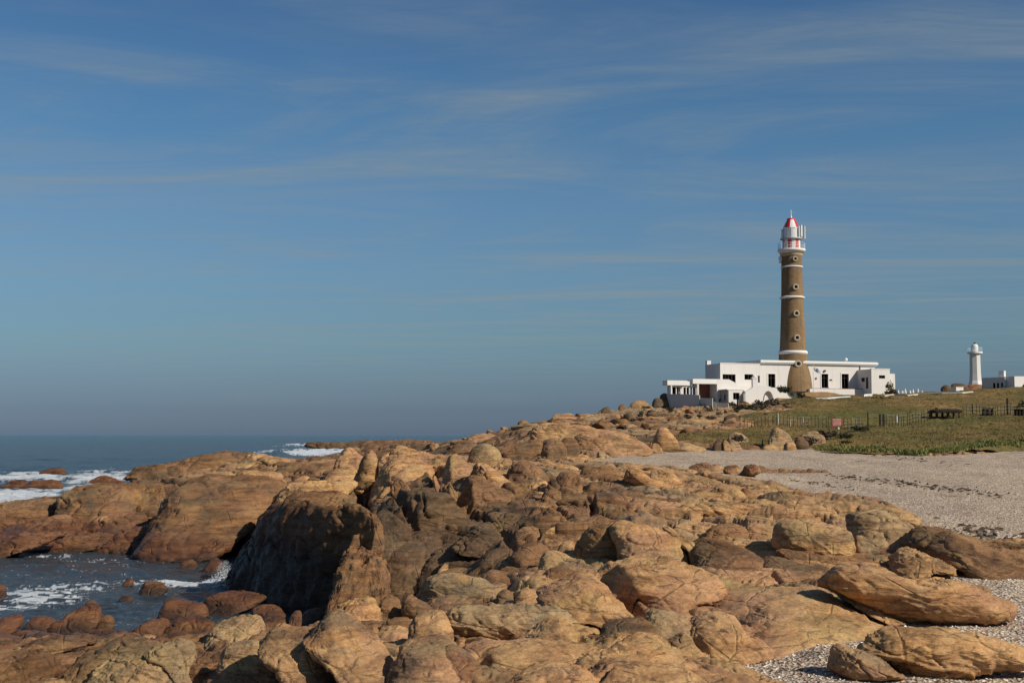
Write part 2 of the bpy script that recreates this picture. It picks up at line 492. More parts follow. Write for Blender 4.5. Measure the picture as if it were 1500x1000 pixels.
# ------------------------------------------------------------------ sea
def foam_blobs(x, y):
    """white water lies where the swell breaks: over the ledge, the reef, against the cliff and in the inner pool"""
    px = 750 + F * x / y; py = 636 + F * EYE / y
    f = np.zeros(x.shape)
    def blob(cx, cy, rx, ry, a, rot=0.0):
        u = (px - cx); v = (py - cy)
        c, s = math.cos(rot), math.sin(rot)
        return a * np.exp(-(((u * c + v * s) / rx) ** 2 + ((-u * s + v * c) / ry) ** 2))
    for b in [(40, 698, 95, 7, 1.0), (20, 727, 110, 15, 1.1, -0.08), (150, 700, 80, 9, .95), (120, 715, 60, 8, .9), (222, 707, 32, 12, 1.5, .2),
              (150, 690, 50, 4, .7), (-120, 710, 110, 20, 1.0), (470, 654, 66, 2.6, 1.0), (400, 663, 22, 3.0, 1.2), (470, 662, 62, 4.5, 1.4), (512, 657, 26, 6, 1.4), (545, 666, 14, 4, 1.2), (430, 650, 20, 1.3, .9)]:
        f = np.maximum(f, blob(*b))
    g = np.zeros(x.shape)
    for b in [(60, 870, 75, 16, .80), (110, 858, 80, 8, .6), (20, 885, 60, 8, .65), (170, 850, 60, 7, .45), (210, 850, 55, 5, .55), (30, 937, 50, 7, .9),
              (316, 848, 16, 7, .9), (280, 853, 46, 4, 1.1), (260, 850, 40, 3, .8), (425, 884, 35, 4, .55), (290, 812, 40, 5, .35), (120, 905, 20, 3, .5), (150, 818, 160, 6, .33), (200, 800, 130, 2.5, .55), (60, 812, 60, 2.5, .6), (330, 880, 70, 6, .4)]:
        g = np.maximum(g, blob(*b))
    return f, g
def build_sea():
    ys = np.concatenate([np.arange(1064, 700, -1.15), np.arange(700, 642, -0.7), np.arange(642, 637, -0.35)])
    d = EYE * F / (ys - 636)
    d = np.concatenate([d, [16000, 24000, 40000, 70000, 120000]])
    px = np.concatenate([np.arange(-3500, -300, 160), np.arange(-300, 760, 2.0), np.arange(760, 5000, 120)])
    PX, D = np.meshgrid(px, d)
    X = (PX - 750) / F * D; Y = D
    x = X.ravel(); y = Y.ravel()
    amp_out = np.clip((y - 66) / 45, 0, 1) * np.clip(1 - (y - 1200) / 6000, 0.0, 1)
    q = np.stack([x * 0.06, y * 0.16, 0 * x], 1)
    swell = fbm(q, 2) * 0.40
    chop = fbm(np.stack([x * 0.7, y * 1.5, 0 * x + 5], 1), 4, 0.55)
    z = amp_out * (swell + 0.10 * chop) + (1 - amp_out) * (0.075 * chop + 0.06 * fbm(np.stack([x * 0.3, y * 0.55, 0 * x], 1), 2))
    z = z * np.clip(1 - (y - 900) / 1500, 0, 1)
    f, g = foam_blobs(x, y)
    nz = fbm(np.stack([x * 0.30, y * 0.75, 0 * x + 9], 1), 5, 0.62)
    nf = fbm(np.stack([x * 1.0, y * 2.2, 0 * x + 3], 1), 5, 0.66)
    fo = np.clip((f * 1.15 - 0.40 + 0.62 * nz + .22 * nf) * 1.5, 0, 1) * np.clip(f * 5, 0, 1)
    gl = np.clip((g * 1.12 - 0.62 + 0.52 * (1 - np.abs(nf) * 2.4)) * 2.4, 0, 1) * np.clip(g * 4, 0, 1)
    speck = np.clip((0.10 - np.abs(nf - 0.18 * nz)) * 9, 0, 1) * (y < 75) * 0.55 * np.clip(nz * 1.8 + .45, 0, 1)
    foam = np.clip(np.maximum(np.maximum(fo, gl), speck), 0, 1)
    # water piles up where it breaks
    z = z + 0.30 * np.clip(f - 0.5, 0, 1) * (0.6 + nz) * np.clip(1 - (y - 250) / 500, 0.3, 1) + 0.10 * np.clip(g - .5, 0, 1)
    sp = np.exp(-(((px_of(x, y) - 222) / 26) ** 2 + ((636 + F * EYE / y - 712) / 9) ** 2))
    z = z + 1.05 * sp * (0.75 + 0.6 * nf)
    s2 = np.exp(-(((px_of(x, y) - 330) / 12) ** 2 + ((636 + F * EYE / y - 856) / 9) ** 2))
    z = z + 0.22 * s2 * (0.9 + 0.8 * nf)
    s3 = np.exp(-(((px_of(x, y) - 400) / 24) ** 2 + ((636 + F * EYE / y - 668) / 3.2) ** 2)) + 1.1 * np.exp(-(((px_of(x, y) - 512) / 22) ** 2 + ((636 + F * EYE / y - 668) / 3.2) ** 2)) + np.exp(-(((px_of(x, y) - 440) / 34) ** 2 + ((636 + F * EYE / y - 655) / 2.2) ** 2))
    z = z + 1.5 * s3 * (0.8 + 0.6 * nz)
    nr, nc = X.shape
    V = np.stack([x, y, z], 1)
    i = np.arange(nr - 1)[:, None] * nc + np.arange(nc - 1)[None, :]
    Q = np.stack([i, i + 1, i + nc + 1, i + nc], -1).reshape(-1, 4)
    # drop what lies under the land
    keep = (land(x, y) < 0.9)[Q].any(1) | (y[Q[:, 0]] > 440)
    Q = Q[keep]
    m, nt_, b = new_mat('sea_water'); k = NB(nt_); p = k.pos()
    at = k.n('ShaderNodeAttribute'); at.attribute_name = 'foam'
    w = k.mapping(p, scale=(0.45, 1.0, 1.0))
    fo2 = k.math('ADD', at.outputs['Fac'], k.math('MULTIPLY', k.math('SUBTRACT', k.noise(w, 2.4, 9, 0.78), 0.5), 1.1))
    fo2 = k.math('MULTIPLY', k.rng(fo2, 0.18, 0.80), k.rng(at.outputs['Fac'], 0.02, 0.3))
    deep = k.mix(k.noise(k.mapping(p, scale=(0.004, 0.03, 1)), 1.0, 3), (0.014, 0.024, 0.032), (0.034, 0.050, 0.062))
    sy_ = k.n('ShaderNodeSeparateXYZ'); k.l(p, sy_.inputs[0])
    deep = k.mix(k.rng(sy_.outputs['Y'], 62, 82, 1.0, 0.0), deep, k.mix(k.noise(k.mapping(p, scale=(0.3, 0.8, 1)), 1.0, 5), (0.030, 0.040, 0.048), (0.062, 0.074, 0.086)))
    col = k.mix(fo2, deep, (0.62, 0.65, 0.67))
    k.l(col, b.inputs['Base Color'])
    k.l(k.rng(fo2, 0, 1, 0.16, 0.8), b.inputs['Roughness'])
    b.inputs['IOR'].default_value = 1.333
    b.inputs['Specular IOR Level'].default_value = 0.24
    h = k.math('ADD', k.noise(w, 1.6, 6, 0.66, 0.4), k.math('MULTIPLY', k.noise(k.mapping(p, scale=(0.05, 0.16, 1)), 1.0, 4, 0.6), 3.0))
    nb = k.bump(h, 1.0, 0.50)
    nb = k.bump(k.noise(w, 9.0, 6, 0.7), 0.7, 0.05, nb)
    k.l(nb, b.inputs['Normal'])
    o = mesh_np('sea', V, Q, m, attrs={'foam': foam})
    tag(o, kind='structure')
def px_of(x, y): return 750 + F * x / y
build_sea()

# flying spray above the two places where a wave is breaking
m_foam, _n, _b = new_mat('white_spray'); _b.inputs['Base Color'].default_value = (0.86, 0.88, 0.9, 1); _b.inputs['Roughness'].default_value = 0.9
def spray(cx, cy, wx, up, n, size, label, seed):
    r = np.random.RandomState(seed)
    b = hit(cx, cy)
    V = []; Q = []
    for i in range(n):
        t = r.rand() ** 1.7
        a = r.normal() * wx * (1 - 0.5 * t)
        c = np.array([b[0] + a, b[1] + r.normal() * wx * 0.4, max(0.02, t * up * (0.4 + 0.6 * math.exp(-(a / wx) ** 2)))])
        s = size * (0.35 + r.rand()) * (1 - 0.55 * t)
        k = len(V)
        o6 = np.array([[1, 0, 0], [-1, 0, 0], [0, 1, 0], [0, -1, 0], [0, 0, 1], [0, 0, -1]]) * s * (0.6 + 0.8 * r.rand(6, 1))
        V.extend(c + o6)
        for f in ((0, 2, 4), (2, 1, 4), (1, 3, 4), (3, 0, 4), (2, 0, 5), (1, 2, 5), (3, 1, 5), (0, 3, 5)):
            Q.append([k + f[0], k + f[1], k + f[2]])
    o = mesh_np('sea_spray', np.array(V), np.array(Q), m_foam)
    tag(o, label=label, cat='sea spray', kind='stuff')
spray(224, 716, 1.9, 1.5, 2400, 0.040, 'white spray of a wave breaking over the rock ledge at left', 1)
spray(329, 853, 0.36, 0.9, 2200, 0.014, 'white spray thrown up at the foot of the dark cliff', 2)
spray(512, 664, 5.0, 3.0, 1200, 0.14, 'white spray of a wave breaking far off behind the rocks', 3)
spray(398, 667, 6.0, 1.6, 900, 0.13, 'low white spray on the distant reef left of the dark rocks', 4)

# ------------------------------------------------------------------ zones on the ground (given by where they are seen, used in plan)
def to_plan(poly):
    r = []
    for q in poly:
        if q == 'X': r += [((a - 750) / F * d, d) for a, d in ((1900, 330), (1120, 330), (1122, 206), (1134, 197))]
        else: r.append(tuple(hit(*q)[:2]))
    return r
BEACH = to_plan([(905, 668), (960, 664.5), (1030, 660), (1120, 659), (1175, 655), (1190, 658), (1230, 663), (1300, 665), (1370, 668), (1440, 664), (1500, 658), (1900, 655),
                 (1900, 800), (1500, 797), (1440, 795), (1350, 778), (1300, 750), (1210, 738), (1100, 713), (1050, 706), (1000, 697), (940, 690), (880, 686), (840, 683), (850, 676)])
BEACH2 = to_plan([(1900, 838), (1500, 836), (1400, 832), (1350, 835), (1320, 845), (1290, 850), (1280, 905), (1240, 925), (1180, 934), (1140, 945), (1060, 952), (1035, 962), (1070, 978), (1140, 1010), (1180, 1100), (1900, 1100)])
BEACH3 = to_plan([(1090, 848), (1100, 842), (1190, 842), (1215, 850), (1150, 856)])
BEACH4 = to_plan([(1270, 912), (1320, 904), (1500, 890), (1500, 940), (1300, 925)])
GRASS = to_plan([(1160, 655), (1180, 654), (1200, 661), (1240, 664), (1300, 666), (1370, 669), (1440, 665), (1500, 659), (1900, 655), 'X', (1132, 586), (1150, 593), (1178, 598), (1140, 604), (1100, 606), (1082, 610), (1100, 618), (1098, 628), (1075, 630), (1040, 633), (1010, 634), (985, 638), (996, 648), (1040, 651), (1080, 656), (1120, 655)])
PZ = [BEACH, BEACH2, BEACH3, BEACH4]
def zones(X, Y):
    """signed plan distances (m) to gravel and to grass"""
    gb = np.maximum.reduce([polydist(X, Y, z) for z in PZ])
    gg = polydist(X, Y, GRASS)
    return gb, gg

OUT = {}
def outcrop(key, label):
    OUT[key] = empty('rock_outcrop', (0, 0, 0), label=label, cat='rock outcrop')
outcrop('fl', 'wet brown and red shore rocks in the bottom left corner, beside the inner pool')
outcrop('fc', 'pinkish orange bedrock in the bottom centre, below the long oval boulder')
outcrop('fr', 'smooth orange bedrock at bottom right, running out into the shell gravel')
outcrop('cl', 'steep dark rock headland rising from the water left of centre')
outcrop('ll', 'low rust brown rock ledge between the sea and the inner pool at left')
outcrop('ms', 'high tan rock slope in the middle, right of the dark crevice')
outcrop('mr', 'jumbled tan rock slabs in the middle right, bordering the gravel beach')
outcrop('rg', 'rocky ridge climbing towards the white house beyond the beach')
outcrop('pt', 'far low dark rocky point on the horizon behind the middle rocks')
def region(px, d):
    px = np.asarray(px); d = np.asarray(d)
    r = np.full(px.shape, 'rg', dtype='<U2')
    r = np.where((d < 96), 'ms', r)
    r = np.where((d < 96) & (px > 790), 'mr', r)
    r = np.where((d < 42) & (px >= 430), 'fc', r)
    r = np.where((d < 42) & (px >= 870), 'fr', r)
    r = np.where((px < 545) & (d < 140), 'll', r)
    r = np.where((px < 545) & (d < 64), 'cl', r)
    r = np.where((px < 430) & (d < 47), 'fl', r)
    r = np.where((px < 765) & (d >= 140), 'pt', r)
    return r

# gullies and hollows worn or broken into the rock: (points seen at, half width m, depth m)
CARVE = []
def gully(pts, w, dep, n=6):
    for (a, b), (c, d) in zip(pts[:-1], pts[1:]):
        A = hit(a, b, dz=0.45); B = hit(c, d, dz=0.45)
        CARVE.append((A[0], A[1], B[0], B[1], w, dep * 0.5))
def hollow(px, py, rpx, dep):
    A = hit(px, py, dz=0.4); CARVE.append((A[0] - .01, A[1], A[0] + .01, A[1] + .6, rpx / F * A[1], dep * 0.55))
gully([(634, 684), (645, 702), (660, 724), (676, 745), (690, 758)], .30, 1.1)
gully([(700, 766), (730, 778), (762, 794)], .14, .45)
hollow(765, 722, 14, 1.3); hollow(688, 790, 15, .6)
gully([(884, 852), (910, 868), (940, 884), (978, 896)], .26, .75)
gully([(1010, 916), (1035, 932), (1064, 946)], .18, .5)
gully([(975, 750), (1010, 754), (1060, 757)], .28, .6)
gully([(690, 998), (750, 991), (800, 979), (850, 979), (900, 968), (960, 971), (1020, 976), (1080, 992)], .05, .30)
hollow(842, 922, 15, .40); hollow(700, 960, 15, .40)
hollow(852, 716, 8, .7); hollow(925, 726, 9, .6); hollow(944, 716, 9, .6); hollow(940, 754, 12, .8); hollow(880, 760, 10, .5)
gully([(862, 728), (868, 745), (872, 758)], .12, .8)
gully([(798, 742), (830, 756), (858, 762)], .10, .5)
gully([(560, 752), (590, 778), (612, 800)], .16, .7)
gully([(1130, 826), (1170, 838), (1200, 842)], .07, .35)
gully([(1065, 795), (1100, 806), (1140, 812)], .10, .45)
def carve(V):
    for (ax_, ay_, bx_, by_, w, dep) in CARVE:
        m_ = (V[:, 0] > min(ax_, bx_) - 3 * w) & (V[:, 0] < max(ax_, bx_) + 3 * w) & (V[:, 1] > min(ay_, by_) - 3 * w) & (V[:, 1] < max(ay_, by_) + 3 * w)
        if not m_.any(): continue
        v = V[m_]
        dx, dy = bx_ - ax_, by_ - ay_
        t = np.clip(((v[:, 0] - ax_) * dx + (v[:, 1] - ay_) * dy) / (dx * dx + dy * dy + 1e-9), 0, 1)
        r = np.hypot(v[:, 0] - ax_ - t * dx, v[:, 1] - ay_ - t * dy) / w
        r = r * (1 + 0.25 * perlin(v * 1.7))
        v[:, 2] -= dep * np.exp(-r ** 4)
        V[m_] = v
    return V

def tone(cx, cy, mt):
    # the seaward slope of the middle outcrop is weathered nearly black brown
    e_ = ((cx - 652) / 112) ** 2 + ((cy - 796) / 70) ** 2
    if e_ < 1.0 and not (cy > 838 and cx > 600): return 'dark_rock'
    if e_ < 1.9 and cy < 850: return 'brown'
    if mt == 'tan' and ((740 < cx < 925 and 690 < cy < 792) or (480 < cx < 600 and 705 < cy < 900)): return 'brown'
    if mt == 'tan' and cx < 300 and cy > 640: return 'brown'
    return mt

# ------------------------------------------------------------------ bedrock: fractured sheet, one object per block
def build_bedrock():
    px = np.arange(-150, 1660, 2.3)
    d = np.exp(np.arange(math.log(17.5), math.log(262), 0.0042))
    PX, D = np.meshgrid(px, d)
    nr, nc = PX.shape
    X0 = ((PX - 750) / F * D).ravel(); Y0 = D.ravel()
    X, Y = X0, Y0
    base = land(X, Y)
    gb, gg = zones(X, Y)
    pxf = PX.ravel()
    # size of the blocks: 1.5 m in front, 3 m in the middle, 4 m on the ridge
    wx = fbm(np.stack([X * 0.25, Y * 0.25, X * 0], 1), 3); wy = fbm(np.stack([X * 0.25 + 50, Y * 0.25, X * 0], 1), 3)
    xw = X + 0.9 * wx; yw = Y + 0.9 * wy
    a = R(-32); u = xw * math.cos(a) - yw * math.sin(a); v = xw * math.sin(a) + yw * math.cos(a)
    zone = np.where(Y < 44, 0, np.where(Y < 110, 1, 2))
    cells = []
    F1 = np.zeros(X.shape); ID = np.zeros(X.shape, np.int64); CX = np.zeros(X.shape); CY = np.zeros(X.shape); SC = np.zeros(X.shape)
    for zi, (su, sv) in enumerate([(1.25, 3.6), (1.9, 6.0), (2.4, 6.5)]):
        f, i, cx, cy = worley2(u / su, v / sv, zi)
        mk = zone == zi
        F1 = np.where(mk, f, F1); ID = np.where(mk, i * 3 + zi, ID); SC = np.where(mk, su, SC)
        CX = np.where(mk, u / su - cx, CX); CY = np.where(mk, v / sv - cy, CY)
    gapw = 0.045 + 0.03 * wx
    f2, i2, c2x, c2y = worley2(u / (SC * 0.36) + 3.3, v / (SC * 0.62), 5)
    h1 = hash01(ID, 1) - 0.5; h2 = hash01(ID, 2) - 0.5; h3 = hash01(ID, 3) - 0.5
    A = SC * np.where(zone == 0, 0.13, np.where(zone == 1, 0.17, 0.11))
    rel = A * (1 - np.exp(-F1 * 5.0)) * 1.15 + A * 0.9 * h1 + A * 1.0 * (h2 * CX * 1.3 + h3 * CY * 0.9)
    rel += A * 0.18 * (1 - np.exp(-f2 * 6)) + A * 0.12 * (hash01(i2, 4) - .5)
    p3 = np.stack([X, Y * 0.8, base], 1)
    rel += 0.07 * SC * fbm(p3 * 0.55, 4) + 0.03 * (ridged(p3 * np.array([1.6, 0.7, 2.0]), 4) - .9)
    rel += 0.055 * SC * (ridged(np.stack([u / SC * 1.5, v / SC * 0.32, X * 0], 1), 3) - .8)
    tq = (X * 0.33 + Y * 0.16 + (base + rel) * 0.9) / (0.30 * SC) + 1.2 * fbm(p3 * 0.35 + 4, 3)
    fr_ = tq % 1.0
    rel += 0.060 * SC * (fr_ ** 3 - fr_ * 0.5) * np.where(zone == 2, 0.5, 1.0)
    rel += 0.020 * fbm(p3 * 5.0, 3) * (Y < 70)
    rel -= 0.42 * SC * np.exp(-(F1 / np.clip(gapw, 0.02, .1)) ** 2) * np.where(zone == 2, 0.4, 1.0) * np.clip(0.6 + 1.2 * h1, 0.15, 1)
    rel -= 0.05 * SC * np.exp(-(f2 / 0.05) ** 2) * np.where(zone == 2, 0.3, 1.0) * np.clip(hash01(i2, 9) * 2 - .7, 0, 1)
    # dark crevice between the headland and the slope
    cv = np.exp(-((pxf - (531 + (Y - 60) * 0.2)) / 9.0) ** 2) * np.clip((Y - 50) / 6, 0, 1) * np.clip((86 - Y) / 8, 0, 1)
    rel -= 2.1 * cv
    # gravel and turf lie over the rock
    soft = np.clip(np.maximum(gb / 1.2, -1), -1, 1)
    rel = rel * np.where(gb > -3, np.clip(0.75 - 0.25 * gb, 0.25, 1), 1)
    amp = np.where(Y > 90, 0.9, 0.55)
    Z = base + rel - np.where(zone == 0, -0.02, np.where(zone == 1, -0.06, 0.20)) - np.clip(gb * 0.28 + 0.10, 0, 0.8) - np.clip(gg * 0.10 + 0.10, 0, 0.7)
    # flat shelf at the waterline becomes jagged
    Z = Z + np.where(Y > 140, 0.10 * (ridged(p3 * 0.35, 4) - 1.0), 0)
    lean = 0.18 * SC
    Xd = X + lean * 0.35 * fbm(p3 * 0.8 + 9, 3)
    V = carve(np.stack([Xd, Y, Z], 1))
    Z = V[:, 2]
    i = np.arange(nr - 1)[:, None] * nc + np.arange(nc - 1)[None, :]
    Q = np.stack([i, i + 1, i + nc + 1, i + nc], -1).reshape(-1, 4)
    top = Z[Q].max(1)
    keep = (top > -0.75) & (gb[Q].min(1) < 1.6) & (gg[Q].min(1) < 6.0)
    Q = Q[keep]
    fid = ID[Q[:, 0]]
    reg = region(pxf[Q[:, 0]], Y[Q[:, 0]])
    codes = sorted(OUT); rc = np.zeros(len(Q), np.int64)
    for n_, c_ in enumerate(codes): rc[reg == c_] = n_
    # block colour follows the place, decided for a whole block
    order = np.argsort(rc * (1 << 40) + fid, kind='stable')
    key = (rc * (1 << 40) + fid)[order]
    cuts = np.r_[0, np.where(np.diff(key))[0] + 1, len(key)]
    groups = {}
    for s, e_ in zip(cuts[:-1], cuts[1:]):
        groups.setdefault(int(rc[order[s]]), []).append(order[s:e_])
    for c_, lst in groups.items():
        lst.sort(key=len, reverse=True)
        code = codes[c_]
        big = [q for q in lst[:230] if len(q) > 130]
        rest = [q for q in lst if not any(q is b for b in big)]
        for n_, q in enumerate(big + ([np.concatenate(rest)] if rest else [])):
            qq = Q[q]; us, inv_ = np.unique(qq, return_inverse=True)
            cx_, cy_ = X[us].mean(), Y[us].mean(); pxm = 750 + F * cx_ / cy_
            zm = Z[us].mean(); hh = hash01(np.int64(n_ * 31 + c_ * 977), 6)
            mt = 'tan'
            if code in ('ll', 'pt', 'cl'): mt = 'brown' if hh < 0.75 else 'tan'
            if code == 'fl': mt = 'brown' if hh < 0.7 else 'red'
            if code == 'ms': mt = 'tan' if hh < 0.7 else 'brown'
            if code == 'mr': mt = 'tan' if hh < 0.72 else 'grey'
            if code == 'rg': mt = 'tan' if hh < 0.12 else ('brown' if hh < 0.62 else ('dark_rock' if hh < .75 else 'grey'))
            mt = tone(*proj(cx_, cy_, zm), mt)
            is_rest = bool(rest) and n_ == len(big)
            o = mesh_np('broken_rock' if is_rest else 'rock_slab', V[us], inv_.reshape(-1, 4), M[mt], OUT[code])
            if is_rest: tag(o, kind='stuff')
build_bedrock()

# ------------------------------------------------------------------ beach and turf
def sheet(name, px, d, zfun, keepf, mat):
    PX, D = np.meshgrid(px, d); nr, nc = PX.shape
    X = ((PX - 750) / F * D).ravel(); Y = D.ravel()
    Z = zfun(X, Y)
    i = np.arange(nr - 1)[:, None] * nc + np.arange(nc - 1)[None, :]
    Q = np.stack([i, i + 1, i + nc + 1, i + nc], -1).reshape(-1, 4)
    kf = keepf(X, Y)
    Q = Q[kf[Q].any(1)]
    us, inv_ = np.unique(Q, return_inverse=True)
    return tag(mesh_np(name, np.stack([X, Y, Z], 1)[us], inv_.reshape(-1, 4), mat), kind='structure')
m, nt_, b = new_mat('shell_gravel'); k = NB(nt_); p = k.pos()
w = k.mapping(p, scale=(1, 0.8, 1))
v1 = k.vor(w, 16.0, 'F1', 'Color')
sx = k.n('ShaderNodeSeparateColor'); k.l(v1, sx.inputs[0])
c = k.ramp(sx.outputs[0], [(0.0, (0.15, 0.105, 0.08)), (0.25, (0.34, 0.25, 0.185)), (0.55, (0.50, 0.385, 0.295)), (0.82, (0.59, 0.48, 0.375)), (1.0, (0.78, 0.72, 0.63))])
big = k.noise(k.mapping(p, scale=(0.25, 0.09, 1)), 1.0, 6, 0.65, 0.6)
c = k.mix(1.0, c, k.ramp(big, [(0.32, (0.80, 0.75, 0.70)), (0.5, (0.96, 0.92, 0.85)), (0.66, (1.08, 1.04, 0.92))]), 'MULTIPLY')
wr = k.rng(k.noise(k.mapping(p, scale=(0.30, 0.75, 1), rot=(0, 0, R(-12))), 1.0, 8, 0.72), 0.585, 0.66)   # strips of dry wrack
c = k.mix(k.math('MULTIPLY', wr, 0.75), c, (0.07, 0.05, 0.04))
fi = k.rng(k.noise(p, 7, 6, 0.8), 0.35, 0.65, 0.75, 1.2)
hv = k.n('ShaderNodeHueSaturation'); k.l(c, hv.inputs['Color']); k.l(fi, hv.inputs['Value'])
k.l(hv.outputs[0], b.inputs['Base Color']); b.inputs['Roughness'].default_value = 0.85
hb = k.math('ADD', k.vor(w, 16.0), k.math('MULTIPLY', k.noise(p, 3, 6, 0.75), 0.8))
k.l(k.bump(hb, 0.9, 0.06), b.inputs['Normal'])
M['gravel'] = m
def zbeach(X, Y):
    return land(X, Y) + 0.07 * fbm(np.stack([X * .35, Y * .22, X * 0], 1), 3) + 0.02 * fbm(np.stack([X * 2.2, Y * 2.0, X * 0], 1), 3)
sheet('gravel_beach', np.arange(780, 1720, 4.5), np.exp(np.arange(math.log(17.5), math.log(136), 0.006)), zbeach, lambda X, Y: (zones(X, Y)[0] > -1.0) | ((np.abs(zones(X, Y)[1]) < 9) & (Y > 85) & (px_of(X, Y) > 1185)), M['gravel'])

m, nt_, b = new_mat('turf'); k = NB(nt_); p = k.pos()
w = k.mapping(p, scale=(0.16, 0.09, 0.5))
n_ = k.noise(w, 1.0, 8, 0.66, 0.5)
c = k.ramp(n_, [(0.30, (0.075, 0.066, 0.020)), (0.42, (0.145, 0.112, 0.032)), (0.52, (0.22, 0.148, 0.046)), (0.62, (0.31, 0.190, 0.068)), (0.74, (0.38, 0.245, 0.115))])
c = k.mix(k.rng(k.noise(k.mapping(p, scale=(0.05, 0.03, 0.1), loc=(4, 0, 0)), 1.0, 4), 0.45, 0.6, 0, 0.6), c, (0.13, 0.14, 0.032))
c = k.mix(k.rng(k.noise(k.mapping(p, scale=(0.4, 0.3, 1)), 1.0, 8, 0.75), 0.54, 0.68, 0, 0.7), c, (0.075, 0.05, 0.035))
fi = k.rng(k.noise(p, 2.2, 8, 0.8), 0.3, 0.7, 0.55, 1.35)
hv = k.n('ShaderNodeHueSaturation'); k.l(c, hv.inputs['Color']); k.l(fi, hv.inputs['Value'])
k.l(hv.outputs[0], b.inputs['Base Color']); b.inputs['Roughness'].default_value = 0.95
k.l(k.bump(k.math('ADD', k.noise(p, 1.5, 8, 0.75), k.noise(w, 3.0, 5, 0.6)), 1.0, 0.5), b.inputs['Normal'])
M['turf'] = m
def zturf(X, Y):
    gg = polydist(X, Y, GRASS)
    return land(X, Y) + 0.28 * np.clip(gg / 1.5, 0, 1) + 0.22 * fbm(np.stack([X * .22, Y * .16, X * 0], 1), 4) + 0.10 * fbm(np.stack([X * 1.1, Y * 0.9, X * 0], 1), 3)
sheet('grass_slope', np.arange(960, 1800, 4.0), np.exp(np.arange(math.log(108), math.log(330), 0.0045)), zturf, lambda X, Y: polydist(X, Y, GRASS) > -0.6, M['turf'])

# grass tufts standing on the turf, thicker and greener along its lower edge
def tufts(name, n, sel, hgt, cols, seed, kind_label):
    r = np.random.RandomState(seed)
    V = []; Q = []
    px, d = sel(r, n)
    X = (px - 750) / F * d; Y = d
    ok = (polydist(X, Y, GRASS) > 0.0)
    X = X[ok]; Y = Y[ok]; Z = zturf(X, Y)
    nb = 7
    N = len(X)
    th = r.rand(N, nb) * 6.283; ln = hgt * (0.5 + r.rand(N, nb)); sp_ = (0.18 + 0.5 * r.rand(N, nb)) * ln
    wd = 0.05 + 0.10 * hgt * r.rand(N, nb)
    bx = X[:, None] + 0.12 * r.normal(size=(N, nb)); by = Y[:, None] + 0.12 * r.normal(size=(N, nb)); bz = Z[:, None] - 0.03 + 0 * bx
    tx = bx + np.cos(th) * sp_; ty = by + np.sin(th) * sp_; tz = bz + ln
    ox = -np.sin(th) * wd; oy = np.cos(th) * wd
    A = np.stack([bx - ox, by - oy, bz], -1); B = np.stack([bx + ox, by + oy, bz], -1); Cc = np.stack([tx, ty, tz], -1)
    V = np.stack([A, B, Cc], 2).reshape(-1, 3)
    Q = np.arange(len(V)).reshape(-1, 3)
    mt, nn, bb = new_mat(name + '_blades'); kk = NB(nn)
    kk.l(kk.ramp(kk.noise(kk.pos(), 0.35, 6, 0.7), cols), bb.inputs['Base Color'])
    bb.inputs['Roughness'].default_value = 0.9
    o = mesh_np(name, V, Q, mt, smooth=False)
    tag(o, kind_label, 'grass', kind='stuff')
def sel_all(r, n):
    return r.uniform(985, 1680, n), np.exp(r.uniform(math.log(112), math.log(212), n))
tufts('grass_tufts', 15000, sel_all, 0.09, [(0.30, (0.10, 0.085, 0.026)), (0.46, (0.18, 0.135, 0.042)), (0.60, (0.28, 0.185, 0.07)), (0.75, (0.22, 0.15, 0.085))], 3, 'short dry olive grass covering the slope below the lighthouse')
_edge = [(1190, 661), (1240, 665), (1300, 667), (1345, 669), (1400, 667), (1440, 663), (1500, 659), (1600, 657)]
def sel_edge(r, n):
    px = np.where(r.rand(n) < 0.55, r.normal(1395, 34, n), r.uniform(1190, 1560, n))
    dd = np.array([hit(a, np.interp(a, [e_[0] for e_ in _edge], [e_[1] for e_ in _edge]) - 1)[1] for a in np.linspace(1180, 1600, 80)])
    d0 = np.interp(px, np.linspace(1180, 1600, 80), dd)
    return px, d0 + np.abs(r.normal(0, 2.6, n)) + 0.4
tufts('green_shrubs', 1500, sel_edge, 0.22, [(0.34, (0.085, 0.10, 0.03)), (0.5, (0.16, 0.175, 0.05)), (0.66, (0.26, 0.22, 0.075))], 4, 'green leafy dune plants along the lower edge of the grass by the beach')
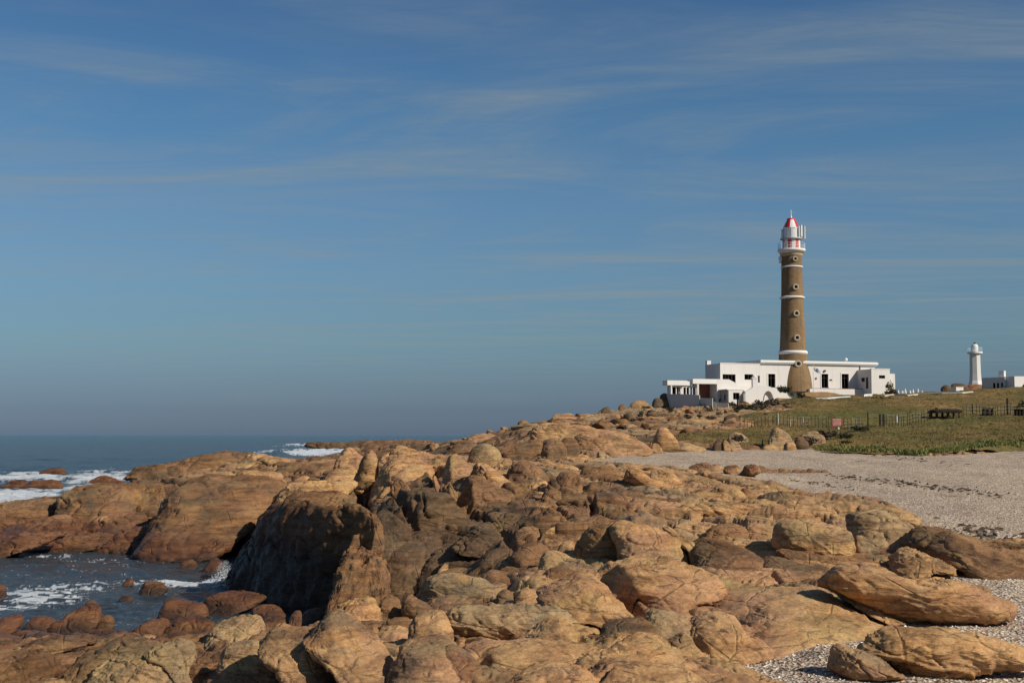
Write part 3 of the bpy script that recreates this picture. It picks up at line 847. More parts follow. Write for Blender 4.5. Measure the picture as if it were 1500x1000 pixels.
# ------------------------------------------------------------------ single rocks
def catmull(poly, per=10):
    P_ = np.array(poly, float); n = len(P_); out_ = []
    for i in range(n):
        a, b_, c_, d_ = P_[i - 1], P_[i], P_[(i + 1) % n], P_[(i + 2) % n]
        for t in np.linspace(0, 1, per, endpoint=False):
            out_.append(0.5 * ((2 * b_) + (-a + c_) * t + (2 * a - 5 * b_ + 4 * c_ - d_) * t * t + (-a + 3 * b_ - 3 * c_ + d_) * t ** 3))
    return np.array(out_)
_cs = {}
def cubesphere(n):
    if n in _cs: return _cs[n]
    g = np.tan(np.linspace(-1, 1, n + 1) * math.pi / 4)
    V = []; Q = []; off = 0
    for ax in range(3):
        for s in (-1, 1):
            a, b_ = np.meshgrid(g, g, indexing='ij')
            p = np.zeros((n + 1, n + 1, 3)); p[..., ax] = s; p[..., (ax + 1) % 3] = a; p[..., (ax + 2) % 3] = b_
            p = p.reshape(-1, 3)
            i = np.arange(n)[:, None] * (n + 1) + np.arange(n)[None, :]
            q = np.stack([i, i + n + 1, i + n + 2, i + 1], -1).reshape(-1, 4)
            if s < 0: q = q[:, ::-1]
            V.append(p); Q.append(q + off); off += len(p)
    V = np.concatenate(V); Q = np.concatenate(Q)
    key = np.round(V, 5); _, idx, inv_ = np.unique(key, axis=0, return_index=True, return_inverse=True)
    V = V[idx]; Q = inv_.reshape(-1)[Q]
    V = V / np.linalg.norm(V, axis=1)[:, None]
    _cs[n] = (V, Q)
    return _cs[n]
def star(poly2):
    """centre, PCA frame and radius function of an outline"""
    c = catmull(poly2)
    cen = np.array([(c[:, 0].min() + c[:, 0].max()) / 2, (c[:, 1].min() + c[:, 1].max()) / 2])
    cen = 0.5 * cen + 0.5 * c.mean(0)
    q = c - cen
    w_, v_ = np.linalg.eigh(np.cov(q.T))
    ax = v_[:, ::-1].T
    if np.linalg.det(ax) < 0: ax[1] *= -1
    s = q @ ax.T
    sc = np.abs(s).max(0)
    s = s / sc
    th = np.arctan2(s[:, 1], s[:, 0]); rr = np.hypot(s[:, 0], s[:, 1])
    o = np.argsort(th); th = th[o]; rr = rr[o]
    g = np.linspace(-math.pi, math.pi, 181)
    rg_ = np.interp(g, np.r_[th[-1] - 2 * math.pi, th, th[0] + 2 * math.pi], np.r_[rr[-1], rr, rr[0]])
    kk = np.array([1, 2, 3, 2, 1]) / 9.0
    rg_ = np.convolve(np.r_[rg_[-3:-1], rg_, rg_[1:3]], kk, 'valid')
    return cen, ax, sc, g, rg_
def displace(V, N, size, seed, rough=1.0, strata=1.0, crack=1.0, flute=0.0):
    s = size
    o = seed * 13.7
    q = V / s
    d = 0.050 * fbm(q * 0.9 + o, 3) + 0.020 * fbm(q * 3.2 + o, 3)
    # worn foliation: long low steps
    nrm = np.array([0.30, 0.22, 0.92]); t = (V @ nrm) / s * 4.2 + 1.1 * fbm(q * 1.1 + o + 5, 3)
    saw = np.abs((t % 1.0) - 0.5) * 2
    fr1 = t % 1.0; fr2 = (t * 2.7 + .3) % 1.0
    d += 0.040 * strata * (fr1 ** 3 - 0.5 * fr1) + 0.016 * strata * (fr2 ** 3 - 0.5 * fr2)
    # joints
    a = 0.9 * fbm(q * 1.3 + o + 2, 2)
    f, ci, _a, _b2 = worley2((q[:, 0] * 0.8 + q[:, 2] * 0.9 + a) * 1.15 + o, (q[:, 1] * 0.7 - q[:, 2] * .8 + q[:, 0] * .5) * 1.0 + a + o, 3)
    d -= 0.095 * crack * np.exp(-(f / 0.045) ** 2) * (0.35 + 0.65 * hash01(ci, int(seed) + 8)) + 0.02 * crack * np.exp(-f * 9)
    d += 0.022 * crack * (hash01(ci, int(seed) + 3) - 0.5) * np.clip(f * 8, 0, 1)
    d += 0.006 * rough * ridged(q * 6 + o, 3) + 0.010 * rough * fbm(q * 13 + o, 3)
    if flute: d += flute * (ridged(V * np.array([0.9, 0.9, 0.13]) + 3, 3) - 0.9)
    return V + N * (d * s)[:, None]
NROCK = [0]
def rock(poly, mode='u', mat='tan', dr=0.8, p=2.6, label=None, cat='boulder', name=None, lift=0.0, hh=None, rough=1.0, strata=1.0, crack=1.0, dist=None, tilt=None, group=None, dens=1.0, flute=0.0, cut=0.45, sh=None):
    NROCK[0] += 1; seed = NROCK[0]
    poly = np.array(poly, float)
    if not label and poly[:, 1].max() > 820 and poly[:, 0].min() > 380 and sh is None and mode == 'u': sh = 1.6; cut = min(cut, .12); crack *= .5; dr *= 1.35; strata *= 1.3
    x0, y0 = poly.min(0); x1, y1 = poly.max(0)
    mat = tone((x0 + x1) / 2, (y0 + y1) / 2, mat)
    spx = max(x1 - x0, y1 - y0)
    n = int(np.clip(spx / 2.6 * dens, 6, 46))
    S, Q = cubesphere(n)
    bi = poly[:, 1].argmax()
    bot = poly[poly[:, 1] > y1 - 0.12 * (y1 - y0) - 1]
    bx = bot[:, 0].mean()
    if mode == 'u':
        if dist is None:
            b_ = hit(min(max(bx, -140), 1640), min(y1, 1030))
            dist = b_[1]
        wpx = x1 - x0
        D = dr * 0.5 * min(wpx, 1.6 * (y1 - y0)) / F * dist
        dc = dist + 0.72 * D
        cen, ax, sc, g, rg_ = star(poly)
        a = S[:, 0]; b2 = S[:, 2]; c_ = S[:, 1]
        kk = (np.hypot(a, b2) ** p + np.abs(c_) ** p) ** (-1 / p)
        th = np.arctan2(b2, a)
        r = np.interp(th, g, rg_)
        qa, qb, qc = facet(a * kk, b2 * kk, c_ * kk, seed, cut)
        la = qa * r * sc[0]; lb = qb * r * sc[1]
        pix = cen + np.stack([la, lb], 1) @ ax
        # in the picture plane at the rock's own distance, then given its depth along the ground
        W_ = Pn(pix[:, 0], pix[:, 1], np.full(len(pix), dc))
        dx, dy, dz = (tilt if tilt else (0.0, 1.0, 0.0))
        W_ = W_ + (qc * D)[:, None] * np.array([dx, dy, dz])
        # a hump, not a ball: no undercut below its middle, and leaning back up the slope
        t_ = np.clip(-b2 * kk, 0, 1)
        fa = np.clip(1 - np.abs(np.clip(a * kk, -1, 1)) ** p, 0, 1) ** (1 / p)
        front = (qc < 0)
        shh = sh if sh is not None else (1.15 if dist > 62 else 0.85)
        if shh > 0.2:
            W_[:, 1] += np.where(front, (-fa - np.minimum(qc, 0)) * D * np.clip(t_ * 1.3, 0, 1) * 0.9, 0.0)
        zc_ = float(P(cen[0], cen[1], dc).z)
        W_[:, 1] += shh * (W_[:, 2] - zc_)
        cw = Pn(cen[0], cen[1], dc)
        size = math.sqrt(wpx * (y1 - y0)) / F * dist
        flip = True
    else:
        G = np.array([hit(a, b2, dz=(hh or 0.3) * 0.4) for a, b2 in catmull(poly, 4)])
        cen, ax, sc, g, rg_ = star(G[:, :2][::4] if False else G[:, :2])
        hgt = hh or 0.3
        a = S[:, 0]; b2 = S[:, 1]; c_ = S[:, 2]
        kk = (np.hypot(a, b2) ** p + np.abs(c_) ** p) ** (-1 / p)
        th = np.arctan2(b2, a); r = np.interp(th, g, rg_)
        qa, qb, qc = facet(a * kk, b2 * kk, c_ * kk, seed, cut, True)
        la = qa * r * sc[0]; lb = qb * r * sc[1]
        xy = cen + np.stack([la, lb], 1) @ ax
        zg = land(xy[:, 0], xy[:, 1]) + lift
        W_ = np.stack([xy[:, 0], xy[:, 1], zg + qc * hgt * np.where(c_ < 0, 1.2, 1.0)], 1)
        cw = np.array([cen[0], cen[1], land(cen[0], cen[1])])
        size = min(2.2, 1.4 * math.sqrt(sc[0] * sc[1])) * 0.9
        flip = False
    # smooth normals for the displacement
    fn = np.cross(W_[Q[:, 2]] - W_[Q[:, 0]], W_[Q[:, 3]] - W_[Q[:, 1]])
    N = np.zeros_like(W_)
    for j in range(4): np.add.at(N, Q[:, j], fn)
    N /= np.linalg.norm(N, axis=1)[:, None] + 1e-9
    if ((W_ - cw) * N).sum() < 0:
        N = -N; Q = Q[:, ::-1]
    W_ = carve(displace(W_, N, size, seed, rough, strata * .6, crack * .7, flute))
    nm = name or ('boulder' if label else 'rock_block')
    if label:
        ob = W_.mean(0); ob[2] = W_[:, 2].min()
        o = mesh_np(nm, W_ - ob, Q, M[mat]); o.location = ob
        tag(o, label, cat, group)
    else:
        reg = str(region(np.array([(x0 + x1) / 2]), np.array([W_[:, 1].mean()]))[0])
        o = mesh_np(nm, W_, Q, M[mat], OUT[reg])
    return o
def facet(a, b, c, seed, amt, flat=False):
    # broken faces: the body is cut back softly by a few planes
    r = np.random.RandomState(seed * 7 + 1)
    q = np.stack([a, b, c], 1)
    for i in range(7):
        n = r.normal(size=3) * np.array([0.8, 0.8, 0.7]) + (np.array([0, 0, .55]) if flat else np.array([0.05, 0.35, -0.55]))
        n /= np.linalg.norm(n)
        off = r.uniform(0.56, 0.86)
        t = q @ n - off
        sft = 0.035
        t = sft * np.log1p(np.exp(np.clip(t / sft, -30, 30)))
        q = q - n * (t * amt)[:, None]
    return q[:, 0], q[:, 1], q[:, 2]
def lst(s):
    v = [float(t) for t in s.replace(',', ' ').split()]
    return list(zip(v[::2], v[1::2]))
def r_(s, **k): return rock(lst(s), **k)

# -- bottom left corner
r_('2 1012 8 976 22 965 45 963 56 975 61 1012', mat='brown', cut=.35, label='smooth brown upright boulder in the bottom left corner', strata=.3)
r_('-30 1012 -30 962 10 957 50 954 75 968 84 985 72 1012', mat='brown', label='dark brown boulder behind the upright one in the bottom left corner', dr=1)
r_('-30 968 -30 950 20 946 65 932 100 927 130 931 133 944 100 952 60 962 20 972', mat='red', label='long low orange brown slab pointing at the small gap of foam at far left', dr=1.2)
r_('88 1012 108 968 130 951 165 938 200 937 228 945 228 962 205 985 150 1012', label='big smooth tan boulder left of the light speckled one at bottom left', mat='brown', dr=1)
r_('135 1014 139 979 170 962 215 961 247 972 268 990 276 1014', mat='grey', label='rough speckled grey boulder with a hollow, bottom edge at left', rough=1.8, dr=1, strata=2)
r_('90 1014 98 996 120 989 142 994 142 1014', label='small rounded tan boulder wedged at the bottom edge left of the speckled one', mat='brown')
r_('72 990 80 970 100 972 96 992', mat='brown')
r_('210 962 218 950 240 941 268 942 287 952 290 968 284 985 290 1000 272 998 254 976 232 966', mat='grey', label='pale pinkish boulder with a flat speckled top beside a black hole', rough=1.6)
r_('236 944 255 934 300 929 313 940 305 952 270 956 246 950', label='smooth tan slab behind the pale pinkish boulder', mat='tan')
r_('236 908 240 884 252 877 293 880 303 889 303 906 270 914', mat='brown', label='squat brown boulder with an orange top at the edge of the pool', p=3.2)
r_('238 928 248 909 285 904 312 914 322 930 290 934 252 935', mat='brown', label='smooth grey brown boulder just below the squat one by the pool')
r_('186 938 204 911 232 904 247 914 244 932 215 941', mat='red', label='flat dark red rock between pool and tan boulders at left', dr=1.2)
r_('58 922 84 907 106 893 128 885 146 889 152 902 142 917 100 925', mat='red', dr=.9, label='orange wedge shaped rock rising to a point from the shallows at left')
r_('122 890 127 881 136 879 142 888 134 894', mat='brown', dr=.8, label='small dark knob behind the point of the orange wedge')
r_('142 921 147 905 158 902 168 912 164 923', mat='red', label='small red rock right beside the orange wedge rock')
r_('-30 930 -8 909 18 901 31 908 27 921 8 932', mat='red', label='red rock at the left edge above the foam gap')
r_('34 922 42 906 60 901 79 910 77 922 52 926', mat='red', label='round reddish rock left of the orange wedge', dr=1.0)
r_('148 951 168 935 190 927 208 937 203 948 172 953', mat='brown', label='low ochre rock behind the big smooth tan boulder')
r_('-20 946 20 938 66 936 60 943 10 950', mat='red')
r_('110 930 150 921 196 926 188 934 140 938', mat='red')
# rocks standing in the pool
r_('203 866 208 853 222 850 238 852 246 862 240 869 215 871', mat='red', label='low ochre rock awash in the middle of the inner pool')
r_('180 857 183 849 192 848 195 856', mat='red', label='tiny ochre rock just left of the awash one in the pool')
r_('173 880 178 873 190 873 194 881', mat='red', label='tiny brown rock in the pool nearest the orange wedge')
r_('260 834 268 823 278 819 290 826 290 834', mat='brown', label='small pointed brown rock in the pool nearest the dark cliff')
r_('-20 876 -15 859 2 857 12 868 8 876', mat='red', label='ochre rock at the left edge in the pool')
r_('300 836 306 821 316 816 325 826 326 838', mat='dark_rock', label='black wet rock beside the splash at the foot of the cliff')
r_('296 897 302 873 340 865 376 870 388 877 364 890 330 900', mat='red', dr=1.1, label='long dark red slab lying in the water below the cliff')
r_('362 911 368 891 394 886 412 893 416 906 390 914', mat='red', label='rusty orange rock in the water right of the long red slab')
# -- stack and blocks of the lower left
r_('304 955 309 922 330 906 368 904 383 915 387 942 370 952 330 953', mat='grey', dr=.9, label='upper block of the cracked speckled stack at lower left', rough=1.5, strata=1.8)
r_('320 990 325 952 355 944 380 948 391 970 383 990 350 1000', mat='grey', dr=.9, label='lower block of the cracked speckled stack at lower left', rough=1.5)
r_('328 1020 343 987 366 974 396 977 417 990 424 1020', mat='tan', dr=1, rough=1.5)
r_('378 932 382 911 396 904 415 906 425 915 427 932', mat='grey', p=3.4, label='small square block between the stack and the leaning slab', rough=1.3)
r_('372 915 380 906 386 920 382 940 374 945', mat='brown')
r_('420 918 427 899 438 896 441 915 433 932', mat='tan', label='narrow upright stone leaning at the left of the square block gap')
r_('436 912 441 895 462 890 484 896 485 908 466 915 450 914', mat='tan', p=3.4, label='flat topped stone block beside the black water at lower centre')
r_('484 922 487 892 505 881 540 879 552 890 560 912 553 922 515 925', mat='tan', p=3.2, strata=2.5, label='large flat topped layered block, leftmost of the row of blocks')
r_('515 932 520 914 555 911 562 922 558 932', mat='brown')
r_('382 955 388 928 420 929 460 933 470 948 496 966 522 1016 455 1016 440 985 418 968', mat='tan', dr=1.1)
r_('444 940 474 911 500 919 532 940 562 962 596 1012 560 1016 530 995 500 968 470 948', mat='tan', dr=1.1)
r_('492 960 510 964 530 985 545 1014 518 1014 502 985', mat='red', dr=1)
r_('497 948 530 950 562 962 582 985 576 1004 540 1002 515 975', mat='tan', dr=1)
# -- row of blocks, centre
r_('616 880 616 854 632 842 650 839 668 840 686 845 706 850 728 864 733 874 716 884 680 890 644 892 628 888', mat='grey', dr=1.0, p=2.8, strata=1.4, crack=.35, cut=.35, sh=.15, label='large smooth oval boulder with a dark flat left end, lower centre')
r_('628 897 631 884 670 886 720 882 702 894 660 900', mat='brown', dr=1.2)
r_('726 883 730 868 742 864 752 873 747 886', mat='brown', label='little round stone tucked at the right end of the oval boulder', dr=1)
r_('588 900 592 878 601 871 616 879 632 890 634 902 610 906', mat='brown', dr=.9, sh=.15, label='curled boulder with a shadowed bowl left of the oval boulder')
r_('553 912 557 884 567 874 582 877 592 891 600 905 582 912', mat='tan', p=3.2, label='steep narrow block right of the layered one in the row')
r_('558 928 564 909 590 904 606 912 608 928 586 932', mat='brown', p=3, label='low rounded block below the steep narrow one')
r_('536 884 556 868 590 858 618 859 618 880 580 884', mat='brown', dr=1.4)
r_('600 945 606 906 640 900 658 914 664 940 650 958 620 955', mat='tan', dr=1)
r_('650 925 654 900 680 889 730 887 800 889 836 900 834 917 792 931 750 942 715 942 672 936', mat='grey', dr=1.2, strata=2.2, crack=.5, sh=.15, label='long layered grey boulder in the lower centre, widest of the middle row')
r_('668 968 700 948 760 944 820 947 872 955 905 964 882 976 830 975 780 982 735 992 686 992', mat='tan', dr=1.6, crack=.4)
r_('576 1020 580 960 600 944 650 943 680 966 700 1020', mat='tan', dr=1.3)
r_('600 972 605 953 625 950 638 961 635 977 612 981', mat='tan', dr=.7, strata=2.4)
r_('636 968 660 950 700 972 712 996 690 1012 655 1000', mat='red', dr=1)
r_('755 884 760 865 780 863 802 876 806 887 785 892 765 890', mat='tan', dr=1, crack=.3, label='small smooth orange teardrop rock right of the oval boulder')
r_('702 852 718 838 750 841 775 837 792 850 762 862 728 860', mat='tan', dr=1.4)
r_('774 842 782 834 792 838 796 850 782 848', mat='brown')
# -- orange mass right of centre bottom
r_('786 872 828 853 856 846 888 862 918 876 952 893 960 914 905 920 868 900 818 894', mat='tan', dr=1.5, crack=.5)
r_('795 856 800 839 820 833 843 837 853 850 832 860', mat='brown', dr=1)
r_('872 850 900 831 975 823 1022 834 1058 851 1056 870 1004 880 988 898 958 888 928 872 896 860', mat='tan', dr=1.6, crack=.35, strata=1.5)
r_('944 908 958 893 986 896 1006 909 1017 930 992 944 958 944 936 934', mat='grey', dr=1.1, crack=.4, label='blunt olive brown boulder end facing the gravel, lower right of centre')
r_('958 952 986 934 1017 926 1032 936 1043 953 1036 967 1000 970 970 966', mat='tan', dr=1.2, strata=1.6, label='yellowish cracked block directly on the gravel edge, lower centre right')
r_('843 968 880 947 930 939 968 944 1004 962 1060 977 1102 986 1144 1014 1096 1014 1040 992 950 980 880 980', mat='tan', dr=1.6, strata=1.6)
r_('850 1030 866 986 900 972 960 975 1012 986 1060 1030', mat='tan', dr=1.6)
r_('730 1030 758 993 800 983 842 983 872 995 892 1030', mat='tan', dr=1.6, crack=.3)
r_('745 950 784 923 815 911 832 914 848 930 868 940 876 956 832 960 788 956', mat='tan', dr=1.3, crack=.4)
r_('875 940 892 913 940 909 957 920 962 938 922 946 890 946', mat='brown', dr=1.1, strata=2)
r_('1010 940 1018 912 1048 904 1085 911 1094 925 1126 944 1124 956 1080 958 1046 955', mat='tan', dr=1.0)
r_('985 890 1000 872 1016 876 1040 892 1037 902 1000 902', mat='grey', dr=1.2)
r_('1034 872 1100 860 1160 855 1205 856 1236 868 1266 888 1308 910 1302 924 1220 933 1180 940 1140 952 1108 938 1082 910 1048 898', mode='f', mat='tan', hh=0.40, p=2.4, crack=.35, strata=.8)
r_('1232 872 1250 864 1270 879 1302 900 1316 910 1290 908 1256 892', mat='tan', dr=1)
r_('1036 856 1045 838 1090 837 1150 835 1204 841 1196 850 1150 852 1100 854', mat='tan', dr=1.2, strata=2)
r_('1114 828 1138 816 1170 825 1208 834 1204 845 1156 844 1126 838', mat='brown', dr=1.2)
# -- loose boulders on the gravel, lower right
r_('1212 980 1217 953 1227 943 1248 950 1282 960 1302 976 1326 996 1270 999 1230 992', mat='tan', dr=.9, strata=1.8, sh=.15, label='reddish veined boulder casting a shadow on the gravel, bottom right')
r_('1254 960 1280 925 1302 915 1350 913 1410 917 1460 933 1530 958 1516 972 1440 984 1400 994 1350 998 1320 988 1296 974', mat='tan', dr=1.0, strata=2.2, crack=.6, sh=.15, label='large ochre ribbed boulder pointing right in the bottom right corner')
r_('1202 856 1209 833 1226 824 1272 825 1312 841 1352 849 1402 853 1442 869 1486 887 1478 906 1430 912 1392 918 1340 914 1298 906 1262 884 1226 866', mat='tan', dr=1.0, crack=.3, strata=1.4, cut=.35, sh=.15, label='long whale backed boulder with a black shadow under it, lower right')
r_('1406 864 1412 857 1440 857 1454 866 1432 871', mat='tan', label='small orange stone at the back of the whale backed boulder')
# -- right middle
r_('1133 800 1136 774 1148 765 1172 762 1202 763 1232 775 1254 787 1262 802 1257 817 1238 824 1200 821 1168 816 1150 808', mat='tan', dr=1.1, p=2.8, strata=1.6, crack=.3, cut=.35, sh=.15, label='big rounded boulder with an orange right end, middle right')
r_('1250 812 1253 788 1268 786 1283 798 1281 812 1262 820', mat='grey', p=3, label='small pale grey block against the right end of the big rounded boulder')
r_('1213 778 1218 762 1240 761 1258 770 1260 784 1244 790', mat='grey', p=3.2, label='pale squared stone behind the big rounded boulder')
r_('1246 808 1246 763 1266 749 1296 747 1322 761 1348 778 1350 802 1312 812 1276 814', mat='grey', dr=1.3, cut=.35, label='broad dome shaped grey brown boulder below the beach at right')
r_('1276 818 1282 806 1336 799 1344 806 1312 816 1290 821', mat='red', dr=1.2)
r_('1302 842 1313 818 1340 804 1362 812 1390 830 1384 838 1350 834 1325 845', mat='tan', dr=1.2, strata=3)
r_('1340 798 1358 779 1420 791 1500 809 1580 828 1580 842 1500 838 1440 836 1398 834 1366 818', mat='brown', dr=1.6, strata=2.4)
r_('1310 768 1318 763 1332 763 1364 775 1388 786 1350 784', mat='brown', dr=1.5)
r_('1446 806 1458 795 1500 799 1580 806 1560 814 1500 812', mat='brown', dr=1.5)
r_('1030 756 1060 738 1100 722 1145 721 1196 739 1240 747 1266 760 1210 770 1140 768 1080 765', mode='f', mat='tan', hh=.35, strata=2)
r_('958 756 968 741 1000 736 1060 734 1124 741 1114 754 1080 764 1030 762 990 758', mat='tan', dr=.8, lift=.2, sh=.15, label='long flat slab with a deep black shadow beneath it, right of centre', p=3)
r_('980 740 1018 722 1060 723 1094 735 1088 745 1030 747', mat='tan', dr=1)
r_('1030 796 1037 776 1060 767 1093 769 1096 789 1070 797', mat='brown', p=3.4)
r_('1094 794 1096 770 1120 767 1138 775 1122 792', mat='tan', p=3.4)
r_('1060 803 1073 789 1110 788 1144 800 1132 812 1088 812', mat='tan', dr=1.2)
r_('1014 820 1023 798 1050 794 1080 799 1112 815 1130 834 1080 842 1026 838', mat='brown', dr=1.4)
r_('1142 812 1152 804 1200 812 1256 818 1294 826 1230 831 1180 828', mat='brown', dr=1.2)
# -- centre right boulders
r_('843 812 850 782 868 769 898 767 920 777 928 815 902 832 858 828', mat='brown', dr=1.0, p=2.8, sh=.15, label='dark lumpy left half of the split boulder in the centre right')
r_('896 775 918 765 958 769 984 780 1000 792 1008 814 1002 832 968 836 914 832 902 800', mat='tan', dr=1.0, p=3.0, crack=.5, label='big smooth tan half of the split boulder in the centre right')
r_('973 780 982 774 994 780 1012 794 1024 814 1028 830 1006 832 1000 802', mat='tan', dr=1.6)
r_('824 816 832 803 850 804 859 816 852 824 836 824', mat='brown', label='small rounded rock at the foot of the dark lumpy boulder half')
r_('855 826 862 800 874 806 880 828', mat='brown')
r_('886 768 892 752 905 747 918 756 914 768', mat='grey', label='pale whitish rounded stone just behind the split boulder')
r_('906 772 914 757 934 756 942 766 932 774', mat='grey', label='pale grey stone right of the whitish one behind the split boulder')
r_('936 770 941 755 955 753 976 761 1020 763 1058 772 1044 782 990 782 960 776', mat='tan', dr=1.2)
r_('814 750 817 730 845 723 863 728 871 747 866 758 840 752', mat='brown', p=3.6, crack=.2, sh=.15, label='left one of the two square cut blocks beside the dark cleft')
r_('862 738 868 722 900 721 918 731 925 750 919 761 890 758 870 750', mat='brown', p=3.6, crack=.2, sh=.15, label='right one of the two square cut blocks beside the dark cleft')
r_('811 735 814 702 825 691 846 694 852 716 847 732 830 736', mat='tan', p=3)
r_('792 750 796 716 808 701 820 712 821 748 806 755', mat='brown', p=3)
r_('856 726 861 708 880 703 906 707 920 720 902 728', mat='brown')
r_('846 708 851 689 870 683 900 683 911 698 896 710 865 711', mat='tan', label='flat boulder with a light cap at the near edge of the beach')
r_('916 706 921 688 936 688 952 700 978 708 990 718 962 726 938 720', mat='tan', dr=.9, sh=.15, label='pointed slab leaning right beside a black hollow')
r_('953 700 960 689 980 688 997 700 1006 714 1002 724 978 718', mat='tan', label='rounded tan boulder right of the pointed slab, below the beach')
r_('928 746 933 730 950 725 970 727 988 736 982 747 955 750', mat='grey', label='pale broken block in the dark cleft right of the two square blocks')
r_('965 743 968 731 978 731 988 740 984 746', mat='grey')
r_('900 733 905 722 920 719 933 727 930 738 912 738', mat='grey')
r_('1000 716 1010 705 1030 707 1035 719 1012 724', mat='tan')
r_('1022 714 1028 705 1042 707 1048 718 1030 720', mat='tan', label='small pinkish stone at the gravel edge')
r_('1042 730 1053 711 1076 713 1090 725 1096 743 1070 746', mat='tan', dr=1, label='knobbly tan boulder at the top of the right hand slabs')
r_('1082 724 1092 714 1104 720 1112 735 1098 742', mat='brown')
r_('790 772 796 746 820 743 850 749 874 759 852 769 818 775', mat='tan', dr=1.3)
r_('790 832 799 810 825 811 841 820 849 836 815 842', mat='tan', dr=1.2)
r_('818 780 826 765 850 759 889 766 884 779 850 785', mat='brown')
r_('796 800 802 785 826 782 835 790 828 800', mat='tan', label='small buff rounded stone among the central slabs')
r_('845 784 848 776 862 777 864 788', mat='red')
# -- middle slope
r_('686 690 687 662 704 650 720 652 732 661 735 676 727 690 706 692', mat='grey', dr=1.0, crack=.15, strata=.3, cut=.35, sh=.15, label='domed yellowish boulder standing on top of the middle rock slope')
r_('636 705 644 681 666 665 684 677 696 692 694 712 670 720 648 716', mat='tan', dr=1, label='pyramid shaped tan rock left of the domed boulder')
r_('546 735 549 692 570 671 602 670 628 680 636 702 635 726 600 736 562 734', mat='tan', dr=1.4)
r_('572 708 579 688 605 681 629 686 636 703 608 714', mat='tan', dr=.8)
r_('560 676 571 658 588 654 620 661 654 673 642 686 600 684', mat='tan', dr=1)
r_('545 752 578 722 625 719 657 725 676 742 696 757 712 775 672 790 630 795 598 788 566 772', mat='brown', dr=1.2, strata=2)
r_('648 728 664 700 696 698 722 711 750 725 762 748 732 758 690 752 666 744', mat='tan', dr=1.2)
r_('686 700 698 680 720 684 738 698 754 714 742 724 712 716', mat='tan', dr=1)
r_('742 706 749 680 770 675 792 685 805 702 792 718 764 716', mat='tan', dr=1)
r_('731 688 736 673 745 671 751 678 748 692', mat='tan', label='small round stone perched right of the domed boulder')
r_('696 752 704 735 730 731 750 741 758 755 726 760', mat='tan', strata=3)
r_('706 768 715 753 750 750 775 759 798 772 778 781 740 779', mat='tan', dr=1.2, strata=2)
r_('664 804 678 778 705 766 737 770 764 790 775 806 740 814 698 812', mat='grey', dr=1, strata=2, label='dark grey dome with a black hollow at its left, centre of the slope')
r_('620 838 634 808 655 799 692 805 712 820 706 836 650 840', mat='brown', dr=1.2)
r_('748 820 766 800 787 796 804 808 800 828 770 834', mat='tan', dr=1)
r_('744 794 760 774 780 771 798 780 794 796 765 800', mat='grey', dr=1)
r_('700 828 718 808 745 805 762 812 748 828 715 832', mat='brown', dr=1)
r_('770 760 784 745 800 750 806 766 790 772', mat='brown')
r_('580 700 572 724 590 740 610 738 600 716', mat='brown', dr=.8)
# -- dark headland: ribs swept back to the left
SW = (-0.60, 0.80, 0.0)
def rib(s, dist, D, **k):
    poly = np.array(lst(s)); x0, y0 = poly.min(0); x1, y1 = poly.max(0)
    dr = D / (0.5 * min(x1 - x0, 1.6 * (y1 - y0)) / F * dist)
    rock(lst(s), dist=dist, dr=dr, tilt=SW, flute=0.055, strata=.3, sh=0.12, **k)
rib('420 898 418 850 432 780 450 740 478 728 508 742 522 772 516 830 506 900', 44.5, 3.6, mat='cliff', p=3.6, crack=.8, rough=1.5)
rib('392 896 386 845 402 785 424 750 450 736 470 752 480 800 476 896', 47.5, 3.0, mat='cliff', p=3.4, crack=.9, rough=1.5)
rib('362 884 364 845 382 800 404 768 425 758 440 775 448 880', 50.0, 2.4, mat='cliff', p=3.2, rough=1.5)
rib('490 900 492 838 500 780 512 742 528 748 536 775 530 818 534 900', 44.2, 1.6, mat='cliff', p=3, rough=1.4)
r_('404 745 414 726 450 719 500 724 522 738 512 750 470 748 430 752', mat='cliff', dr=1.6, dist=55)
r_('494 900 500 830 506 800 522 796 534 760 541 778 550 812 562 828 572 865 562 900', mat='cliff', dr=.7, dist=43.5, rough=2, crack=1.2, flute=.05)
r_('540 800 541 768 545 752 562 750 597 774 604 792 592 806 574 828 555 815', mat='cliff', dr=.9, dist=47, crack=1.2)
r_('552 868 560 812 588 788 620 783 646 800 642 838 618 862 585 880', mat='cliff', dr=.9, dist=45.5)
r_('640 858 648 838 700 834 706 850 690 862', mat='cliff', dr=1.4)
r_('484 700 491 672 505 657 517 661 531 673 530 696 502 708', mat='tan', label='lumpy tan rock top against the white surf, left of the pillar')
r_('474 712 481 689 520 688 526 704 502 714', mat='tan')
r_('516 722 524 685 540 661 550 668 553 692 548 716', mat='tan', dr=1, sh=.15, label='narrow rock pillar beside the head of the dark crevice')
# -- left ledge
r_('344 704 358 689 400 691 414 699 420 710 410 718 384 713', mat='tan', strata=2, label='flat lens shaped slab with a black crack below, on the left ledge', dr=1.2)
r_('428 712 436 698 450 697 456 710', mat='tan', label='small tan knob on the saddle behind the dark headland')
r_('414 738 418 713 460 706 512 703 520 714 506 732 462 738', mat='tan', mode='u', dr=1.5, strata=2)
r_('226 800 232 745 244 715 266 703 302 702 352 704 404 714 410 742 384 770 348 806 290 812 240 806', mat='brown', dr=1.3, p=2.6, crack=.4, sh=1.9, cut=.2)
r_('78 745 84 725 125 711 168 714 198 711 206 738 184 766 120 776 84 768', mat='brown', dr=1.2, crack=1.3)
r_('175 722 180 710 195 708 200 720', mat='brown', label='round brown knob on the left ledge, left of the splash')
r_('200 750 203 722 212 711 224 708 236 716 239 742 228 758', mat='brown', label='upright rounded brown rock right under the breaking wave')
r_('-30 812 -20 798 30 784 82 777 88 785 50 802 10 816', mat='red', dr=1.4, strata=2)
